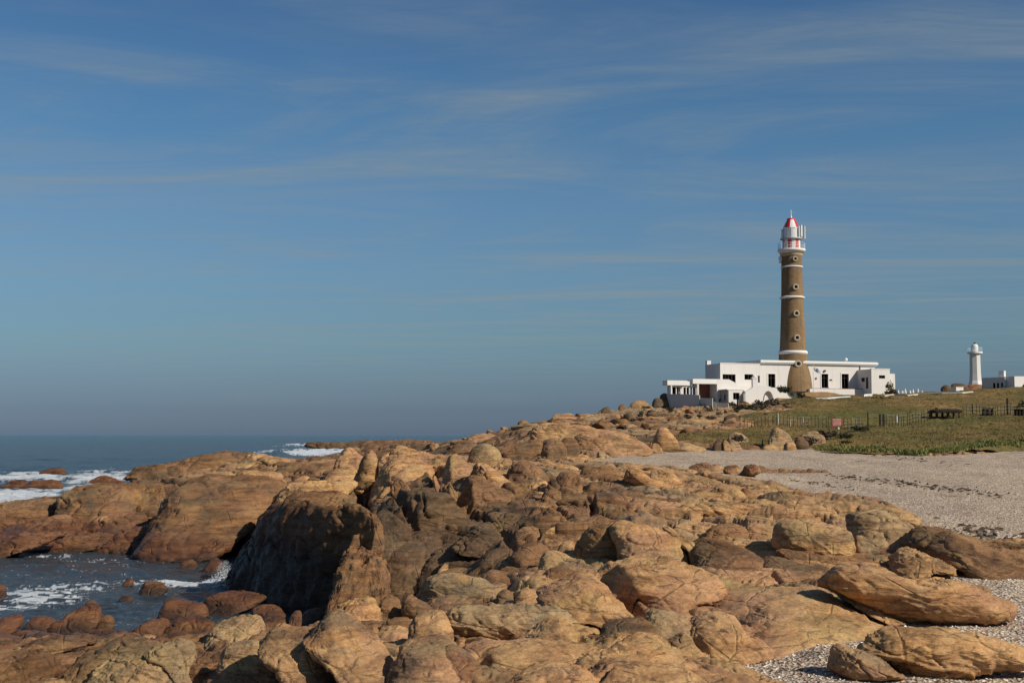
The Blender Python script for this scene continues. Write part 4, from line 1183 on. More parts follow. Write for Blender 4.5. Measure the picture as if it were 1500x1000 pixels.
r_('50 808 62 797 102 784 162 781 176 792 122 806', mat='red', dr=1.4, strata=2)
r_('130 806 160 780 210 770 250 778 262 800 200 808', mat='red', dr=1.4, strata=2)
r_('-30 776 -20 740 60 734 86 746 70 768 10 778', mat='brown', dr=1.2, crack=1.3)
r_('20 790 40 764 100 756 130 770 100 788', mat='red', dr=1.2, strata=2)
r_('120 784 140 758 190 750 214 764 190 786', mat='red', dr=1.2)
r_('30 719 36 704 56 701 78 702 91 709 86 720', mat='brown', dr=.8, dist=150, label='flat topped brown rock islet in the surf at far left', crack=.3)
r_('-6 716 10 706 22 703 36 704 40 716', mat='dark_rock', dr=.8, dist=152, label='low black rock islet at the left edge in the surf')
r_('135 707 139 698 155 697 182 705 186 709', mat='brown', dr=.8, dist=158, label='small wedge of brown rock in the surf above the ledge')
r_('184 700 198 684 250 677 300 664 350 660 378 668 386 684 332 706 240 710 196 702', mat='brown', dr=1.3, crack=.9, dist=104)
r_('330 690 340 672 352 662 382 667 430 674 474 681 488 692 440 700 380 698', mat='tan', dr=1.2, dist=97)
r_('60 694 64 687 88 685 98 691 96 694', mat='dark_rock', dist=205, dr=.8, label='dark low rock just breaking the surface on the horizon side at left')
# reef out at sea
r_('440 653 452 649 480 647 520 648 536 652 520 656 470 656', mat='dark_rock', dist=560, dr=.5, label='distant low black reef with surf in front of it', sh=.3)
r_('505 650 520 645 534 646 536 653 508 653', mat='dark_rock', dist=300, dr=.8)
# -- ridge beyond the beach
r_('834 672 843 642 868 630 910 632 946 651 950 664 900 672 860 673', mat='tan', dr=1.3, crack=.3, p=2.8, dist=104, label='broad smooth orange rock face on the near side of the ridge')
r_('790 676 796 646 812 639 826 648 828 672 806 680', mat='brown', dr=1)
r_('812 672 822 645 838 641 848 652 842 674', mat='brown', dr=1)
r_('770 640 788 620 850 621 873 632 842 646 790 648', mat='tan', dr=1.2, strata=2)
r_('954 668 957 641 966 626 979 629 991 644 997 660 976 669', mat='tan', dr=.9, dist=113, crack=.2, sh=.15, label='tall tilted triangular boulder standing at the back of the beach')
r_('953 668 956 651 966 650 969 667', mat='tan', dist=111.5, label='small upright stone leaning on the tall triangular boulder')
r_('985 664 992 648 1012 650 1032 656 1030 662', mat='grey', dist=115, dr=1)
r_('808 620 809 608 824 606 840 608 844 618', mat='tan', p=4, dist=160, dr=.8, label='square pale rock on the skyline, leftmost of the ridge top')
r_('845 618 849 607 862 606 875 608 877 616', mat='tan', p=3, dist=162, dr=.8, label='flat tan rock on the skyline beside the square one')
r_('879 608 883 597 892 596 893 608', mat='dark_rock', p=3, dist=170, label='small cubic dark boulder on the ridge skyline')
r_('905 604 907 594 914 592 919 602', mat='brown', p=3, dist=178, label='single rounded boulder on the skyline between the cubic one and the cluster')
r_('920 602 927 590 938 586 950 590 954 600', mat='tan', dist=180, label='cluster topping tan boulder on the skyline left of the house')
r_('955 596 959 584 967 582 971 594', mat='dark_rock', dist=184, label='dark upright boulder on the skyline close to the house')
r_('966 598 968 580 976 576 985 584 988 598', mat='dark_rock', dist=188, label='nearly black boulder at the left end of the grey house wall')
r_('730 664 758 648 796 644 800 668 752 672', mat='brown', dr=1)
r_('676 648 698 635 728 638 738 650 706 654', mat='tan', dist=150)
r_('660 660 684 641 704 652 700 662', mat='brown', dist=130)
r_('1125 657 1132 633 1140 626 1153 634 1161 643 1164 657', mat='grey', dr=.9, dist=119, p=2.4, label='large grey boulder where the beach meets the grass')
r_('1117 662 1120 652 1136 651 1139 661', mat='tan', dist=117.5, label='small bright orange stone in front of the large grey boulder')
r_('1151 659 1153 648 1162 647 1165 658', mat='tan', dist=117.5, label='small orange stone at the right foot of the large grey boulder')
r_('1164 657 1168 641 1178 639 1184 655', mat='dark_rock', dist=119.5, label='dark round boulder right of the large grey one')
r_('1170 652 1176 636 1198 630 1208 640 1200 652', mat='grey', dist=124, dr=1)
r_('1044 661 1048 646 1056 642 1063 660', mat='dark_rock', dist=117, label='left dark stone of the group at the back of the beach')
r_('1059 661 1061 646 1066 645 1070 661', mat='tan', dist=116.5, label='narrow pale stone in the middle of the group at the back of the beach')
r_('1070 660 1069 648 1077 644 1087 659', mat='grey', dist=117, label='squat grey stone, right one of the group at the back of the beach')
r_('1066 648 1074 633 1086 633 1094 646', mat='grey', dist=124, label='brown grey boulder in the grass above the group')
# -- stones on the beach
r_('1056 694 1062 684 1072 680 1083 681 1087 691 1074 695', mat='red', sh=.1, cut=1.0, label='broad dark stone on the beach, left of a pair', dens=2.6, crack=1.8, p=3.4, strata=2)
r_('1081 697 1086 685 1095 680 1108 681 1112 692 1094 698', mat='red', sh=.1, cut=1.0, label='broad dark stone on the beach, right of a pair', dr=1.2, dens=2.4, crack=1.8, p=3.6, strata=2)
r_('1006 690 1012 682 1024 678 1043 676 1044 688 1024 691', mat='brown', label='low dark rock on the beach above the centre slabs', dens=2.6, crack=1.8, p=3.2, strata=2)
r_('1043 690 1045 679 1055 680 1058 689', mat='tan', label='pale upright stone in the row on the beach')
r_('1104 692 1108 682 1118 682 1122 690', mat='brown', label='dark stone just right of the pair on the beach')
r_('1036 703 1042 696 1058 694 1062 700', mat='dark_rock', label='flat dark stone half buried in the gravel below the row')
for i_ in range(9):
    x_ = 1118 + i_ * 10.5
    h_ = [0, 2, -1, 3, 1, 2.5, 0, 3, 2][i_]
    r_('%f 692 %f %f %f %f %f 688 %f 692' % (x_, x_ + 2, 687 + h_ * .7, x_ + 8, 686 + h_ * .7, x_ + 13 - h_, x_ + 10), mat='red', crack=1.6, dens=3, name='beach_stone', label='thin reddish stone blade in the row on the beach', group='row of thin reddish stone blades on the beach', cat='stone', dr=1)

# smaller blocks strewn over ridge, slope and shore, as parts of their outcrop
def strew(n, pxr, dr_, smin, smax, seed, mats, avoid=True, name='rock_block'):
    r = np.random.RandomState(seed); k = 0; tries = 0
    while k < n and tries < n * 20:
        tries += 1
        px = r.uniform(*pxr); d = math.exp(r.uniform(math.log(dr_[0]), math.log(dr_[1])))
        X = (px - 750) / F * d
        gb, gg = zones(np.array([X]), np.array([d]))
        if gb[0] > -0.2 or gg[0] > 0.8: continue
        zg = float(land(X, d))
        if zg < 0.1: continue
        s = smin + (smax - smin) * r.rand() ** 2.2
        n_ = int(np.clip(s / d * F / 3.0, 5, 14))
        S, Q = cubesphere(n_)
        pw = r.uniform(2.2, 3.6)
        Sn = S / (np.abs(S) ** pw).sum(1)[:, None] ** (1 / pw)
        ax = np.array([r.uniform(.7, 1.4), r.uniform(.7, 1.5), r.uniform(.45, .85)]) * s * 0.5
        Sn = np.stack(facet(Sn[:, 0], Sn[:, 1], Sn[:, 2], tries, 0.9, True), 1)
        Vv = Sn * ax
        a = r.rand() * 6.28; t = r.normal() * 0.3
        Rm = np.array(Matrix.Rotation(a, 3, 'Z') @ Matrix.Rotation(t, 3, 'X'))
        Vv = Vv @ Rm.T
        N = Vv / (np.linalg.norm(Vv, axis=1)[:, None] + 1e-9)
        Vv = displace(Vv + r.rand(3) * 50, N, s, tries, 1.2, 1, .8)
        Vv = Vv - Vv.mean(0) + np.array([X, d, zg + ax[2] * 0.35 - 0.05])
        reg = str(region(np.array([px]), np.array([d]))[0])
        mesh_np(name, Vv, Q, M[mats[r.randint(len(mats))]], OUT[reg])
        k += 1
strew(150, (770, 1130), (122, 190), 0.45, 1.8, 11, ['brown', 'grey', 'dark_rock', 'brown'])
strew(40, (520, 790), (150, 232), .8, 2.4, 12, ['brown', 'grey', 'brown'])
strew(40, (560, 1120), (52, 92), 0.3, 1.0, 13, ['tan', 'brown', 'grey'])
strew(60, (-20, 430), (26, 39), 0.2, 0.8, 14, ['brown', 'red', 'tan'])
strew(40, (430, 1240), (24, 44), 0.10, 0.32, 15, ['tan', 'grey', 'brown'])
strew(40, (40, 520), (76, 110), 0.4, 1.6, 16, ['brown', 'tan'])
# ------------------------------------------------------------------ the white house and the lighthouse
def wall_mat(name, col):
    m, nt_, b = new_mat(name); k = NB(nt_); p = k.pos()
    c = k.mix(k.noise(p, 0.7, 6, 0.65), tuple(x * 0.93 for x in col), col)
    st = k.rng(k.noise(k.mapping(p, scale=(3.0, 3.0, 0.25)), 1.0, 5, 0.6), 0.54, 0.75, 0, 0.22)
    c = k.mix(st, c, (0.33, 0.30, 0.26))
    k.l(c, b.inputs['Base Color']); b.inputs['Roughness'].default_value = 0.85
    k.l(k.bump(k.noise(p, 6, 5, 0.7), 0.4, 0.03), b.inputs['Normal'])
    return m
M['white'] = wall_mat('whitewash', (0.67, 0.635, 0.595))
M['trim'] = wall_mat('white_trim', (0.74, 0.71, 0.67))
M['dark'] = plain('dark_interior', (0.012, 0.012, 0.013), 0.9)
M['frame'] = plain('dark_wood', (0.045, 0.032, 0.025), 0.6)
M['terracotta'] = plain('terracotta', (0.22, 0.085, 0.055), 0.8)
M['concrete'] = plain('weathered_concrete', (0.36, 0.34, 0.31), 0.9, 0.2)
M['redpaint'] = plain('red_paint', (0.50, 0.028, 0.03), 0.45, 0.08)
M['metal'] = plain('galvanised_metal', (0.42, 0.44, 0.45), 0.5, 0.1, metal=0.2)
M['white_metal'] = plain('white_metal', (0.74, 0.74, 0.73), 0.5, 0.05)
M['wood'] = plain('grey_wood', (0.14, 0.115, 0.09), 0.9, 0.25, 8)
M['palewood'] = plain('bleached_wood', (0.42, 0.39, 0.34), 0.9, 0.2, 8)
M['black_wood'] = plain('dark_weathered_wood', (0.035, 0.026, 0.02), 0.9, 0.3, 8)
M['blue'] = plain('flag_blue', (0.03, 0.07, 0.28), 0.8)
M['yellow'] = plain('flag_yellow', (0.7, 0.45, 0.05), 0.8)
m, nt_, b = new_mat('window_glass'); b.inputs['Base Color'].default_value = (0.02, 0.03, 0.035, 1); b.inputs['Roughness'].default_value = 0.08; b.inputs['Specular IOR Level'].default_value = 0.6
M['glass'] = m
# ochre masonry of the tower, courses of small blocks
m, nt_, b = new_mat('tower_masonry'); k = NB(nt_); p = k.pos()
tcn = k.n('ShaderNodeTexCoord')
sxn = k.n('ShaderNodeSeparateXYZ'); k.l(tcn.outputs['Object'], sxn.inputs[0])
ang = k.math('MULTIPLY', k.math('ARCTAN2', sxn.outputs['Y'], sxn.outputs['X']), 1.9)
cb = k.n('ShaderNodeCombineXYZ'); k.l(ang, cb.inputs[0]); k.l(sxn.outputs['Z'], cb.inputs[1])
br = k.n('ShaderNodeTexBrick'); br.inputs['Scale'].default_value = 1.0
br.inputs['Brick Width'].default_value = 0.55; br.inputs['Row Height'].default_value = 0.24; br.inputs['Mortar Size'].default_value = 0.012
br.inputs['Color1'].default_value = (0.175, 0.108, 0.052, 1); br.inputs['Color2'].default_value = (0.235, 0.150, 0.076, 1); br.inputs['Mortar'].default_value = (0.20, 0.14, 0.085, 1)
k.l(cb.outputs[0], br.inputs[0])
c = k.mix(k.rng(k.noise(p, 0.35, 5, 0.6), 0.42, 0.62, 0, 0.5), br.outputs[0], (0.29, 0.182, 0.088))
c = k.mix(k.rng(k.noise(k.mapping(p, scale=(1.6, 1.6, 0.10)), 1.0, 6, 0.65), 0.48, 0.70, 0, 0.6), c, (0.10, 0.075, 0.05))
c = k.mix(k.rng(k.noise(p, 1.8, 6, 0.7), 0.5, 0.7, 0, 0.45), c, (0.17, 0.115, 0.070))
k.l(c, b.inputs['Base Color']); b.inputs['Roughness'].default_value = 0.9
k.l(k.bump(k.math('ADD', br.outputs[1], k.math('MULTIPLY', k.noise(p, 5, 5), -1.0)), -0.5, 0.05), b.inputs['Normal'])
M['masonry'] = m

TH = R(20)
ORG = P(1162, 568, 200.0)
class Frame:
    """local axes of a building: s along the front to the right, t towards the viewer, z up"""
    def __init__(s, org, th):
        s.o = org; s.c = math.cos(th); s.n = math.sin(th); s.th = th
    def w(s, a, t, z):
        return Vector((s.o.x + a * s.c + t * s.n, s.o.y + a * s.n - t * s.c, z))
    def S(s, px, t):
        u = (px - 750) / F
        # (ox + a c + t n) = u (oy + a n - t c)   (small pitch terms corrected below)
        a = (u * (s.o.y - t * s.c) - s.o.x - t * s.n) / (s.c - u * s.n)
        for _ in range(4):
            w = s.w(a, t, s.o.z + 2); x, y = proj(w.x, w.y, w.z)
            a -= (x - px) / F * w.y
        return a
    def Z(s, py, a, t):
        w = s.w(a, t, 0)
        return P(750, py, w.y).z
H = Frame(ORG, TH)

def fr_box(bm, fr, a0, a1, t0, t1, z0, z1, org):
    vs = []
    for z in (z0, z1):
        for a, t in ((a0, t0), (a1, t0), (a1, t1), (a0, t1)):
            vs.append(bm.verts.new(fr.w(a, t, z) - org))
    for f in ((0, 1, 2, 3), (4, 5, 6, 7), (0, 1, 5, 4), (1, 2, 6, 5), (2, 3, 7, 6), (3, 0, 4, 7)):
        bm.faces.new([vs[i] for i in f])

class Building:
    def __init__(s, name, fr, label, cat='house'):
        s.fr = fr; s.e = empty(name, fr.o, label=label, cat=cat)
    def box(s, name, a0, a1, t0, t1, z0, z1, mat, parent=None):
        bm = bmesh.new(); fr_box(bm, s.fr, a0, a1, t0, t1, z0, z1, Vector((0, 0, 0)))
        return s.put(name, bm, mat, parent)
    def put(s, name, bm, mat, parent=None, smooth=False):
        me = bpy.data.meshes.new(name)
        bmesh.ops.recalc_face_normals(bm, faces=bm.faces); bm.to_mesh(me); bm.free()
        me.materials.append(mat)
        if smooth:
            for p_ in me.polygons: p_.use_smooth = True
        o = bpy.data.objects.new(name, me); C.objects.link(o)
        par = parent or s.e
        o.parent = par
        o.matrix_parent_inverse = Matrix.Translation(-Vector(s.fr.o))
        return o
    def wall(s, name, a0, a1, t, thick, z0, z1, holes, mat, axis='a'):
        """wall with real openings; axis 'a': runs along the front at depth t, 't': runs in depth at a=t"""
        xs = sorted({a0, a1, *[h[0] for h in holes], *[h[1] for h in holes]})
        zs = sorted({z0, z1, *[h[2] for h in holes], *[h[3] for h in holes]})
        bm = bmesh.new()
        for i in range(len(xs) - 1):
            for j in range(len(zs) - 1):
                cx = (xs[i] + xs[i + 1]) / 2; cz = (zs[j] + zs[j + 1]) / 2
                if any(h[0] < cx < h[1] and h[2] < cz < h[3] for h in holes): continue
                if axis == 'a': fr_box(bm, s.fr, xs[i], xs[i + 1], t - thick, t, zs[j], zs[j + 1], Vector())
                else: fr_box(bm, s.fr, t, t + thick, xs[i], xs[i + 1], zs[j], zs[j + 1], Vector())
        return s.put(name, bm, mat)
    def opening(s, a0, a1, z0, z1, t, kind='window', bars=1, rec=0.22, sill=None, axis='a', thick=0.3):
        """frame with glass standing back in the opening"""
        f = 0.07
        bm = bmesh.new()
        def bx(u0, u1, w0, w1, zz0, zz1, b_=None):
            if axis == 'a': fr_box(b_ or bm, s.fr, u0, u1, w0, w1, zz0, zz1, Vector())
            else: fr_box(b_ or bm, s.fr, w0, w1, u0, u1, zz0, zz1, Vector())
        if axis == 'a': w0, w1 = t - rec, t - rec + 0.06
        else: w0, w1 = t + rec - 0.06, t + rec
        bx(a0, a0 + f, w0, w1, z0, z1); bx(a1 - f, a1, w0, w1, z0, z1)
        bx(a0 + f, a1 - f, w0, w1, z1 - f, z1); bx(a0 + f, a1 - f, w0, w1, z0, z0 + f)
        for q in range(bars):
            c_ = a0 + (a1 - a0) * (q + 1) / (bars + 1)
            bx(c_ - f / 2, c_ + f / 2, w0, w1, z0 + f, z1 - f)
        if kind == 'door':
            zc = z0 + (z1 - z0) * 0.72
            for q in range(bars + 1):
                p0 = a0 + (a1 - a0) * q / (bars + 1) + f; p1 = a0 + (a1 - a0) * (q + 1) / (bars + 1) - f / 2 - .01
                bx(p0, p1, w0 + .01, w1 - .01, zc - .03, zc + .03)
        fo = s.put(kind, bm, M['frame'])
        b2 = bmesh.new()
        if axis == 'a': fr_box(b2, s.fr, a0 + f, a1 - f, w0 - 0.03, w0 - 0.01, z0 + f, z1 - f, Vector())
        else: fr_box(b2, s.fr, w1 + 0.01, w1 + 0.03, a0 + f, a1 - f, z0 + f, z1 - f, Vector())
        s.put('pane', b2, M['glass'], fo)
        if sill:
            b3 = bmesh.new()
            if axis == 'a': fr_box(b3, s.fr, a0 - .12, a1 + .12, t, t + 0.14, z0 - .14, z0 - .02, Vector())
            else: fr_box(b3, s.fr, t - 0.14, t, a0 - .12, a1 + .12, z0 - .14, z0 - .02, Vector())
            s.put('sill', b3, sill, fo)
        return fo

hs = Building('lighthouse_keepers_house', H, 'long low white flat roofed house wrapped round the foot of the brown lighthouse')
def hx(px, t): return H.S(px, t)
def hz(py, px, t): return H.Z(py, H.S(px, t), t)
# main block, its front is t=0
aL, aR = hx(1113.5, 0), hx(1281.5, 0)
zt, zb = hz(534, 1200, 0), hz(588, 1200, 0)
def op(px0, px1, py0, py1, t): return (hx(px0, t), hx(px1, t), hz(py1, (px0 + px1) / 2, t), hz(py0, (px0 + px1) / 2, t))
doors = [op(1203, 1213, 547.5, 568, 0), op(1232.5, 1243, 547.5, 569, 0), op(1125, 1135.5, 547.5, 567.5, 0)]
small = op(1110, 1113.2, 550, 560, 0)
hs.wall('front_wall', aL, aR, 0, 0.35, zb, zt, doors, M['white'])
hs.box('side_wall', aL, aL + .35, -7, -.35, zb, zt, M['white'])
hs.box('side_wall', aR - .35, aR, -7, -.35, zb, zt, M['white'])
hs.box('back_wall', aL + .35, aR - .35, -7, -6.7, zb, zt, M['white'])
hs.box('roof', aL + .36, aR - .36, -6.69, -.36, zt - .25, zt - .02, M['concrete'])
hs.box('dark_rooms', aL + .5, aR - .5, -2.6, -2.4, zb, zt - .3, M['dark'])
for i_, dd in enumerate(doors): hs.opening(dd[0], dd[1], dd[2], dd[3], 0, 'door', 1)
zc = hz(529, 1200, 0)
cor = bmesh.new()
for (o1, z_0, z_1) in ((.28, zt, zt + .16), (.40, zt + .16, zc - .10), (.30, zc - .10, zc)):
    fr_box(cor, H, aL - (.05 if o1 < .4 else .12), aR + o1, -7.2, o1, z_0, z_1, Vector())
hs.put('cornice', cor, M['trim'])
for d_ in (doors[0], doors[1], doors[2]):
    b_ = bmesh.new(); fr_box(b_, H, d_[0] - .16, d_[1] + .16, 0.002, .07, d_[3], d_[3] + .16, Vector()); fr_box(b_, H, d_[0] - .16, d_[0], 0.002, .06, d_[2], d_[3], Vector()); fr_box(b_, H, d_[1], d_[1] + .16, 0.002, .06, d_[2], d_[3], Vector())
    hs.put('door_surround', b_, M['trim'])
# terrace with terracotta edge in front
z_ter = hz(568.5, 1200, 1.2)
hs.box('terrace', hx(1186, 1.6), hx(1276, 1.6), 0.01, 1.6, zb - 1.4, z_ter - .08, M['white'])
hs.box('terrace_tiles', hx(1190, 1.5), hx(1224, 1.5), 0.02, 1.5, z_ter - .075, z_ter, M['terracotta'])
hs.box('terrace_tiles', hx(1231, 1.5), hx(1266, 1.5), 0.02, 1.5, z_ter - .075, z_ter, M['terracotta'])
# fittings of the front wall
def disc(bld, name, px, py, t, r, mat, th=.08):
    bm = bmesh.new(); bmesh.ops.create_cone(bm, cap_ends=True, segments=16, radius1=r, radius2=r, depth=th)
    a = hx(px, t); w = H.w(a, t + th / 2, hz(py, px, t))
    bmesh.ops.transform(bm, matrix=Matrix.Translation(w) @ Matrix.Rotation(TH, 4, 'Z') @ Matrix.Rotation(math.pi / 2, 4, 'X'), verts=bm.verts)
    return bld.put(name, bm, mat)
disc(hs, 'wall_lamp', 1207.6, 543.2, 0, .17, M['wood'], .25)
disc(hs, 'plaque', 1195, 554.2, 0, .17, M['terracotta'], .06)
hs.box('sign_plate', hx(1215, 0), hx(1218.6, 0), 0.003, .05, hz(557.3, 1216, 0), hz(555.4, 1216, 0), M['frame'])
hs.box('drain_pipe', hx(1259, 0), hx(1260, 0), 0.01, .12, hz(545, 1259, 0), zt - .02, M['wood'])
# vent ball on the roof
bm = bmesh.new(); bmesh.ops.create_uvsphere(bm, u_segments=14, v_segments=9, radius=.27); bmesh.ops.translate(bm, verts=bm.verts, vec=H.w(hx(1239.5, -2), -2, hz(526.6, 1239, -2)))
hs.put('roof_vent', bm, M['trim'], smooth=True)
hs.box('roof_vent_pipe', hx(1239, -2), hx(1240, -2), -2.1, -2.0, zt, hz(527, 1239, -2), M['trim'])
# right annex, stepping forward
tA = 3.6
a1, a2 = hx(1276.5, tA), hx(1303.5, tA)
zA = hz(540.5, 1285, tA); zAb = hz(582, 1285, tA)
wA = op(1287.5, 1296.5, 549.5, 554.2, tA)
hs.wall('annex_front_wall', a1, a2, tA, .3, zAb, zA, [wA], M['white'])
hs.opening(*wA, tA, 'window', 1, sill=M['trim'])
ws = (1.0, 1.9, hz(559, 1262, 1.6), hz(553, 1262, 1.6)); dsx = (2.15, 2.75, hz(569, 1268, 2.6), hz(552.5, 1268, 2.6))
hs.wall('annex_side_wall', 0.01, tA - .3, a1, .3, zAb, zA, [ws, dsx], M['white'], axis='t')
hs.opening(*ws, a1, 'window', 1, axis='t', rec=.15)
hs.opening(*dsx, a1, 'door', 0, axis='t', rec=.15)
hs.box('annex_far_wall', a2 - .3, a2, -3, tA - .3, zAb, zA, M['white'])
hs.box('annex_roof', a1 + .31, a2 - .31, -3, tA - .31, zA - .25, zA - .03, M['concrete'])
hs.box('annex_dark', a1 + .8, a2 - .5, 0.02, tA - .8, zAb, zA - .4, M['dark'])
hs.box('annex_parapet', a1 - .04, a2 + .04, tA - .26, tA + .05, zA, zA + .10, M['trim'])
a3, a4 = a2 + .01, hx(1311, 2.4)
hs.box('annex_block', a3, a4, -2, 2.4, zAb, hz(547.2, 1308, 2.4), M['white'])
# buttress slope at the right foot of the annex
hs.box('annex_plinth', a1 - .5, a2 + .3, tA + .01, tA + .5, zAb - .6, hz(578.5, 1290, tA), M['white'])
# left tall block
tB = .9
b1, b2 = hx(1055, tB), hx(1113.4, tB)
zB = hz(532.5, 1080, tB); zBb = hz(590, 1080, tB)
wB1 = op(1058.5, 1077.5, 548, 561, tB); wB2 = op(1090.5, 1103.5, 548, 556, tB)
wB3 = (hx(1110, tB), hx(1113.0, tB), hz(560, 1111, tB), hz(550, 1111, tB))
hs.wall('block_front_wall', b1, b2, tB, .3, zBb, zB, [wB1, wB2, wB3], M['white'])
hs.opening(*wB1, tB, 'window', 3, sill=M['trim']); hs.opening(*wB2, tB, 'window', 1, sill=M['trim']); hs.opening(*wB3, tB, 'window', 0)
hs.box('block_side_wall', b1, b1 + .3, -3.6, tB - .3, zBb, zB, M['white'])
hs.box('block_side_wall', b2 - .3, b2 - .01, -3.6, tB - .3, zBb, zB, M['white'])
hs.box('block_back_wall', b1 + .3, b2 - .3, -3.9, -3.6, zBb, zB, M['white'])
hs.box('block_roof', b1 + .31, b2 - .31, -3.6, tB - .31, zB - .3, zB - .04, M['concrete'])
hs.box('block_dark', b1 + .5, b2 - .5, -1.2, -1.0, zBb, zB - .4, M['dark'])
hs.box('block_parapet', b1 - .04, b2 + .02, tB - .25, tB + .05, zB, zB + .09, M['trim'])
cbx = hx(1035.5, -3.3)
hs.box('chimney', cbx, hx(1041.2, -3.3), -3.7, -3.2, zB - 1.6, H.Z(528, cbx, -3.3), M['white'])
hs.box('roof_tank', hx(1106, 0.2), hx(1111, 0.2), -.4, .2, zB, zB + .16, M['frame'])
# mid terrace block with covered patio
tC = 5.0
c1, c2, c3 = hx(1015, tC), hx(1050, tC), hx(1079, tC)
zC = hz(555, 1040, tC); zC0 = hz(562, 1040, tC); zCb = hz(600, 1040, tC)
hs.box('canopy', c1, c2, 3.0, tC, zC0, zC, M['trim'])
hs.box('column', hx(1021.5, tC), hx(1023.8, tC), tC - .35, tC - .05, zCb, zC0, M['white'])
hs.box('column', hx(1026.5, tC), hx(1029.5, tC), tC - 2.2, tC - 1.9, zCb, zC0, M['white'])
hs.box('patio_back', c1 + 1.2, c2, 2.6, 2.9, zCb, zC0, M['terracotta'])
hs.box('patio_side', c2, c2 + .3, 1.5, tC, zCb, zC, M['white'])
bm = bmesh.new()      # wall with a sloping right shoulder
pts = [(c2 + .3, zC), (hx(1068, tC), zC), (hx(1079, tC), hz(561.5, 1079, tC)), (hx(1079, tC), hz(578, 1079, tC)), (c2 + .3, hz(584, 1050, tC))]
vf = [bm.verts.new(H.w(a, tC, z)) for a, z in pts]; vb = [bm.verts.new(H.w(a, tC - .35, z)) for a, z in pts]
bm.faces.new(vf); bm.faces.new(vb[::-1])
for i_ in range(5): bm.faces.new([vf[i_], vf[(i_ + 1) % 5], vb[(i_ + 1) % 5], vb[i_]])
hs.put('shoulder_wall', bm, M['white'])
hs.box('terrace_floor', c1 + 1.0, c3, 1.2, tC - .4, zCb, hz(583, 1050, tC), M['concrete'])
hs.box('link_block', c2 + .31, b2 - .5, tB + .01, tC - .36, zCb, hz(566, 1080, 3), M['white'])
# left wing
tD = 5.6
d1, d2, d3 = hx(977.5, tD), hx(1007, tD), hx(1015.5, tC + .2)
zD = hz(557, 990, tD); zD0 = hz(564, 990, tD); zDb = hz(600, 990, tD)
wD = [op(987, 992.5, 566.5, 577, tD), op(993.5, 999, 566.5, 577, tD)]
hs.wall('wing_front_wall', d1 + .75, hx(1000, tD), tD - .5, .25, zDb, zD0, wD, M['white'])
for q in wD: hs.opening(*q, tD - .5, 'window', 0)
wE = [op(1001 + 4.6 * i_, 1004.6 + 4.6 * i_, 567, 577.5, tD - 1.2) for i_ in range(4)]
hs.wall('wing_glazed_wall', hx(1000, tD) + .01, hx(1020.4, tD - 1.2), tD - 1.2, .25, zDb, zD0, wE, M['white'])
for q in wE: hs.opening(*q, tD - 1.2, 'window', 0)
hs.box('wing_canopy', d1, d2, tD - 1.5, tD, zD0, zD, M['trim'])
hs.box('wing_canopy', d2 + .01, d3, tD - 2.6, tD - 1.0, zD0 + .02, zD - .05, M['trim'])
hs.box('wing_side_wall', d1 + .75, d1 + 1.0, tD - 1.6, tD - .76, zDb, zD0, M['white'])
hs.box('wing_column', d1 + .55, d1 + .74, tD - .3, tD - .06, zDb, zD0, M['white'])
hs.box('wing_dark', d1 + 1.4, d3, 3.4, 3.6, zDb, zD0 - .1, M['dark'])
# lower front block with four small windows on its shaded side
tE = 7.4
e1, e2 = hx(1067, tE), hx(1090.5, tE)
zE = hz(571, 1078, tE); zEb = hz(600, 1078, tE)
wF = op(1073.5, 1083, 575, 585, tE)
hs.wall('low_front_wall', e1, e2, tE, .3, zEb, zE, [wF], M['white'])
hs.opening(*wF, tE, 'window', 1)
sw = []
L_ = 5.2
for i_ in range(4):
    q = tE - .9 - i_ * 1.15
    sw.append((q - .42, q, hz(586.5 - i_ * .2, 1060, tE - 2), hz(577.5, 1060, tE - 2)))
sw = sorted(sw)
hs.wall('low_side_wall', tE - L_, tE - .3, e1, .3, zEb, zE - .05, sw, M['concrete'], axis='t')  # grey on this side only, its shade put into the colour
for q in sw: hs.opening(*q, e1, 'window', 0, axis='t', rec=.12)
hs.box('low_dark', e1 + .7, e2 - .4, tE - L_ + .2, tE - .8, zEb, zE - .4, M['dark'])
hs.box('low_roof', e1 - .25, e2 + .05, tE - L_, tE + .05, zE, zE + .12, M['trim'])
hs.box('low_right_wall', e2 - .3, e2 - .001, tE - L_, tE - .3, zEb, zE, M['white'])
# stair wall with pilaster and arch
tG = 8.0
bm = bmesh.new()
g0, g1 = hx(1091.5, tG), hx(1135, tG)
def arc_pts(px0, px1, pyb, pyt, n=10):
    r = []
    for i_ in range(n + 1):
        a = math.pi * i_ / n
        r.append((0.5 * (px0 + px1) + 0.5 * (px0 - px1) * math.cos(a), pyb - (pyb - pyt) * math.sin(a)))
    return r
zof = lambda px, py: hz(py, px, tG)
outer = [(1091.5, 573), (1098, 570), (1103, 566.5), (1108, 564), (1116, 564.5), (1123, 567), (1135, 567.5)]
arch = arc_pts(1118.5, 1131, 586, 574)
cols = sorted({1091.5, 1098, 1103, 1108, 1116, 1123, 1135, *[round(a_[0], 3) for a_ in arch]})
def top_at(x): return float(np.interp(x, [a_[0] for a_ in outer], [a_[1] for a_ in outer]))
def low_at(x):
    if 1118.5 <= x <= 1131: return float(np.interp(x, [a_[0] for a_ in arch], [a_[1] for a_ in arch]))
    return 592.0
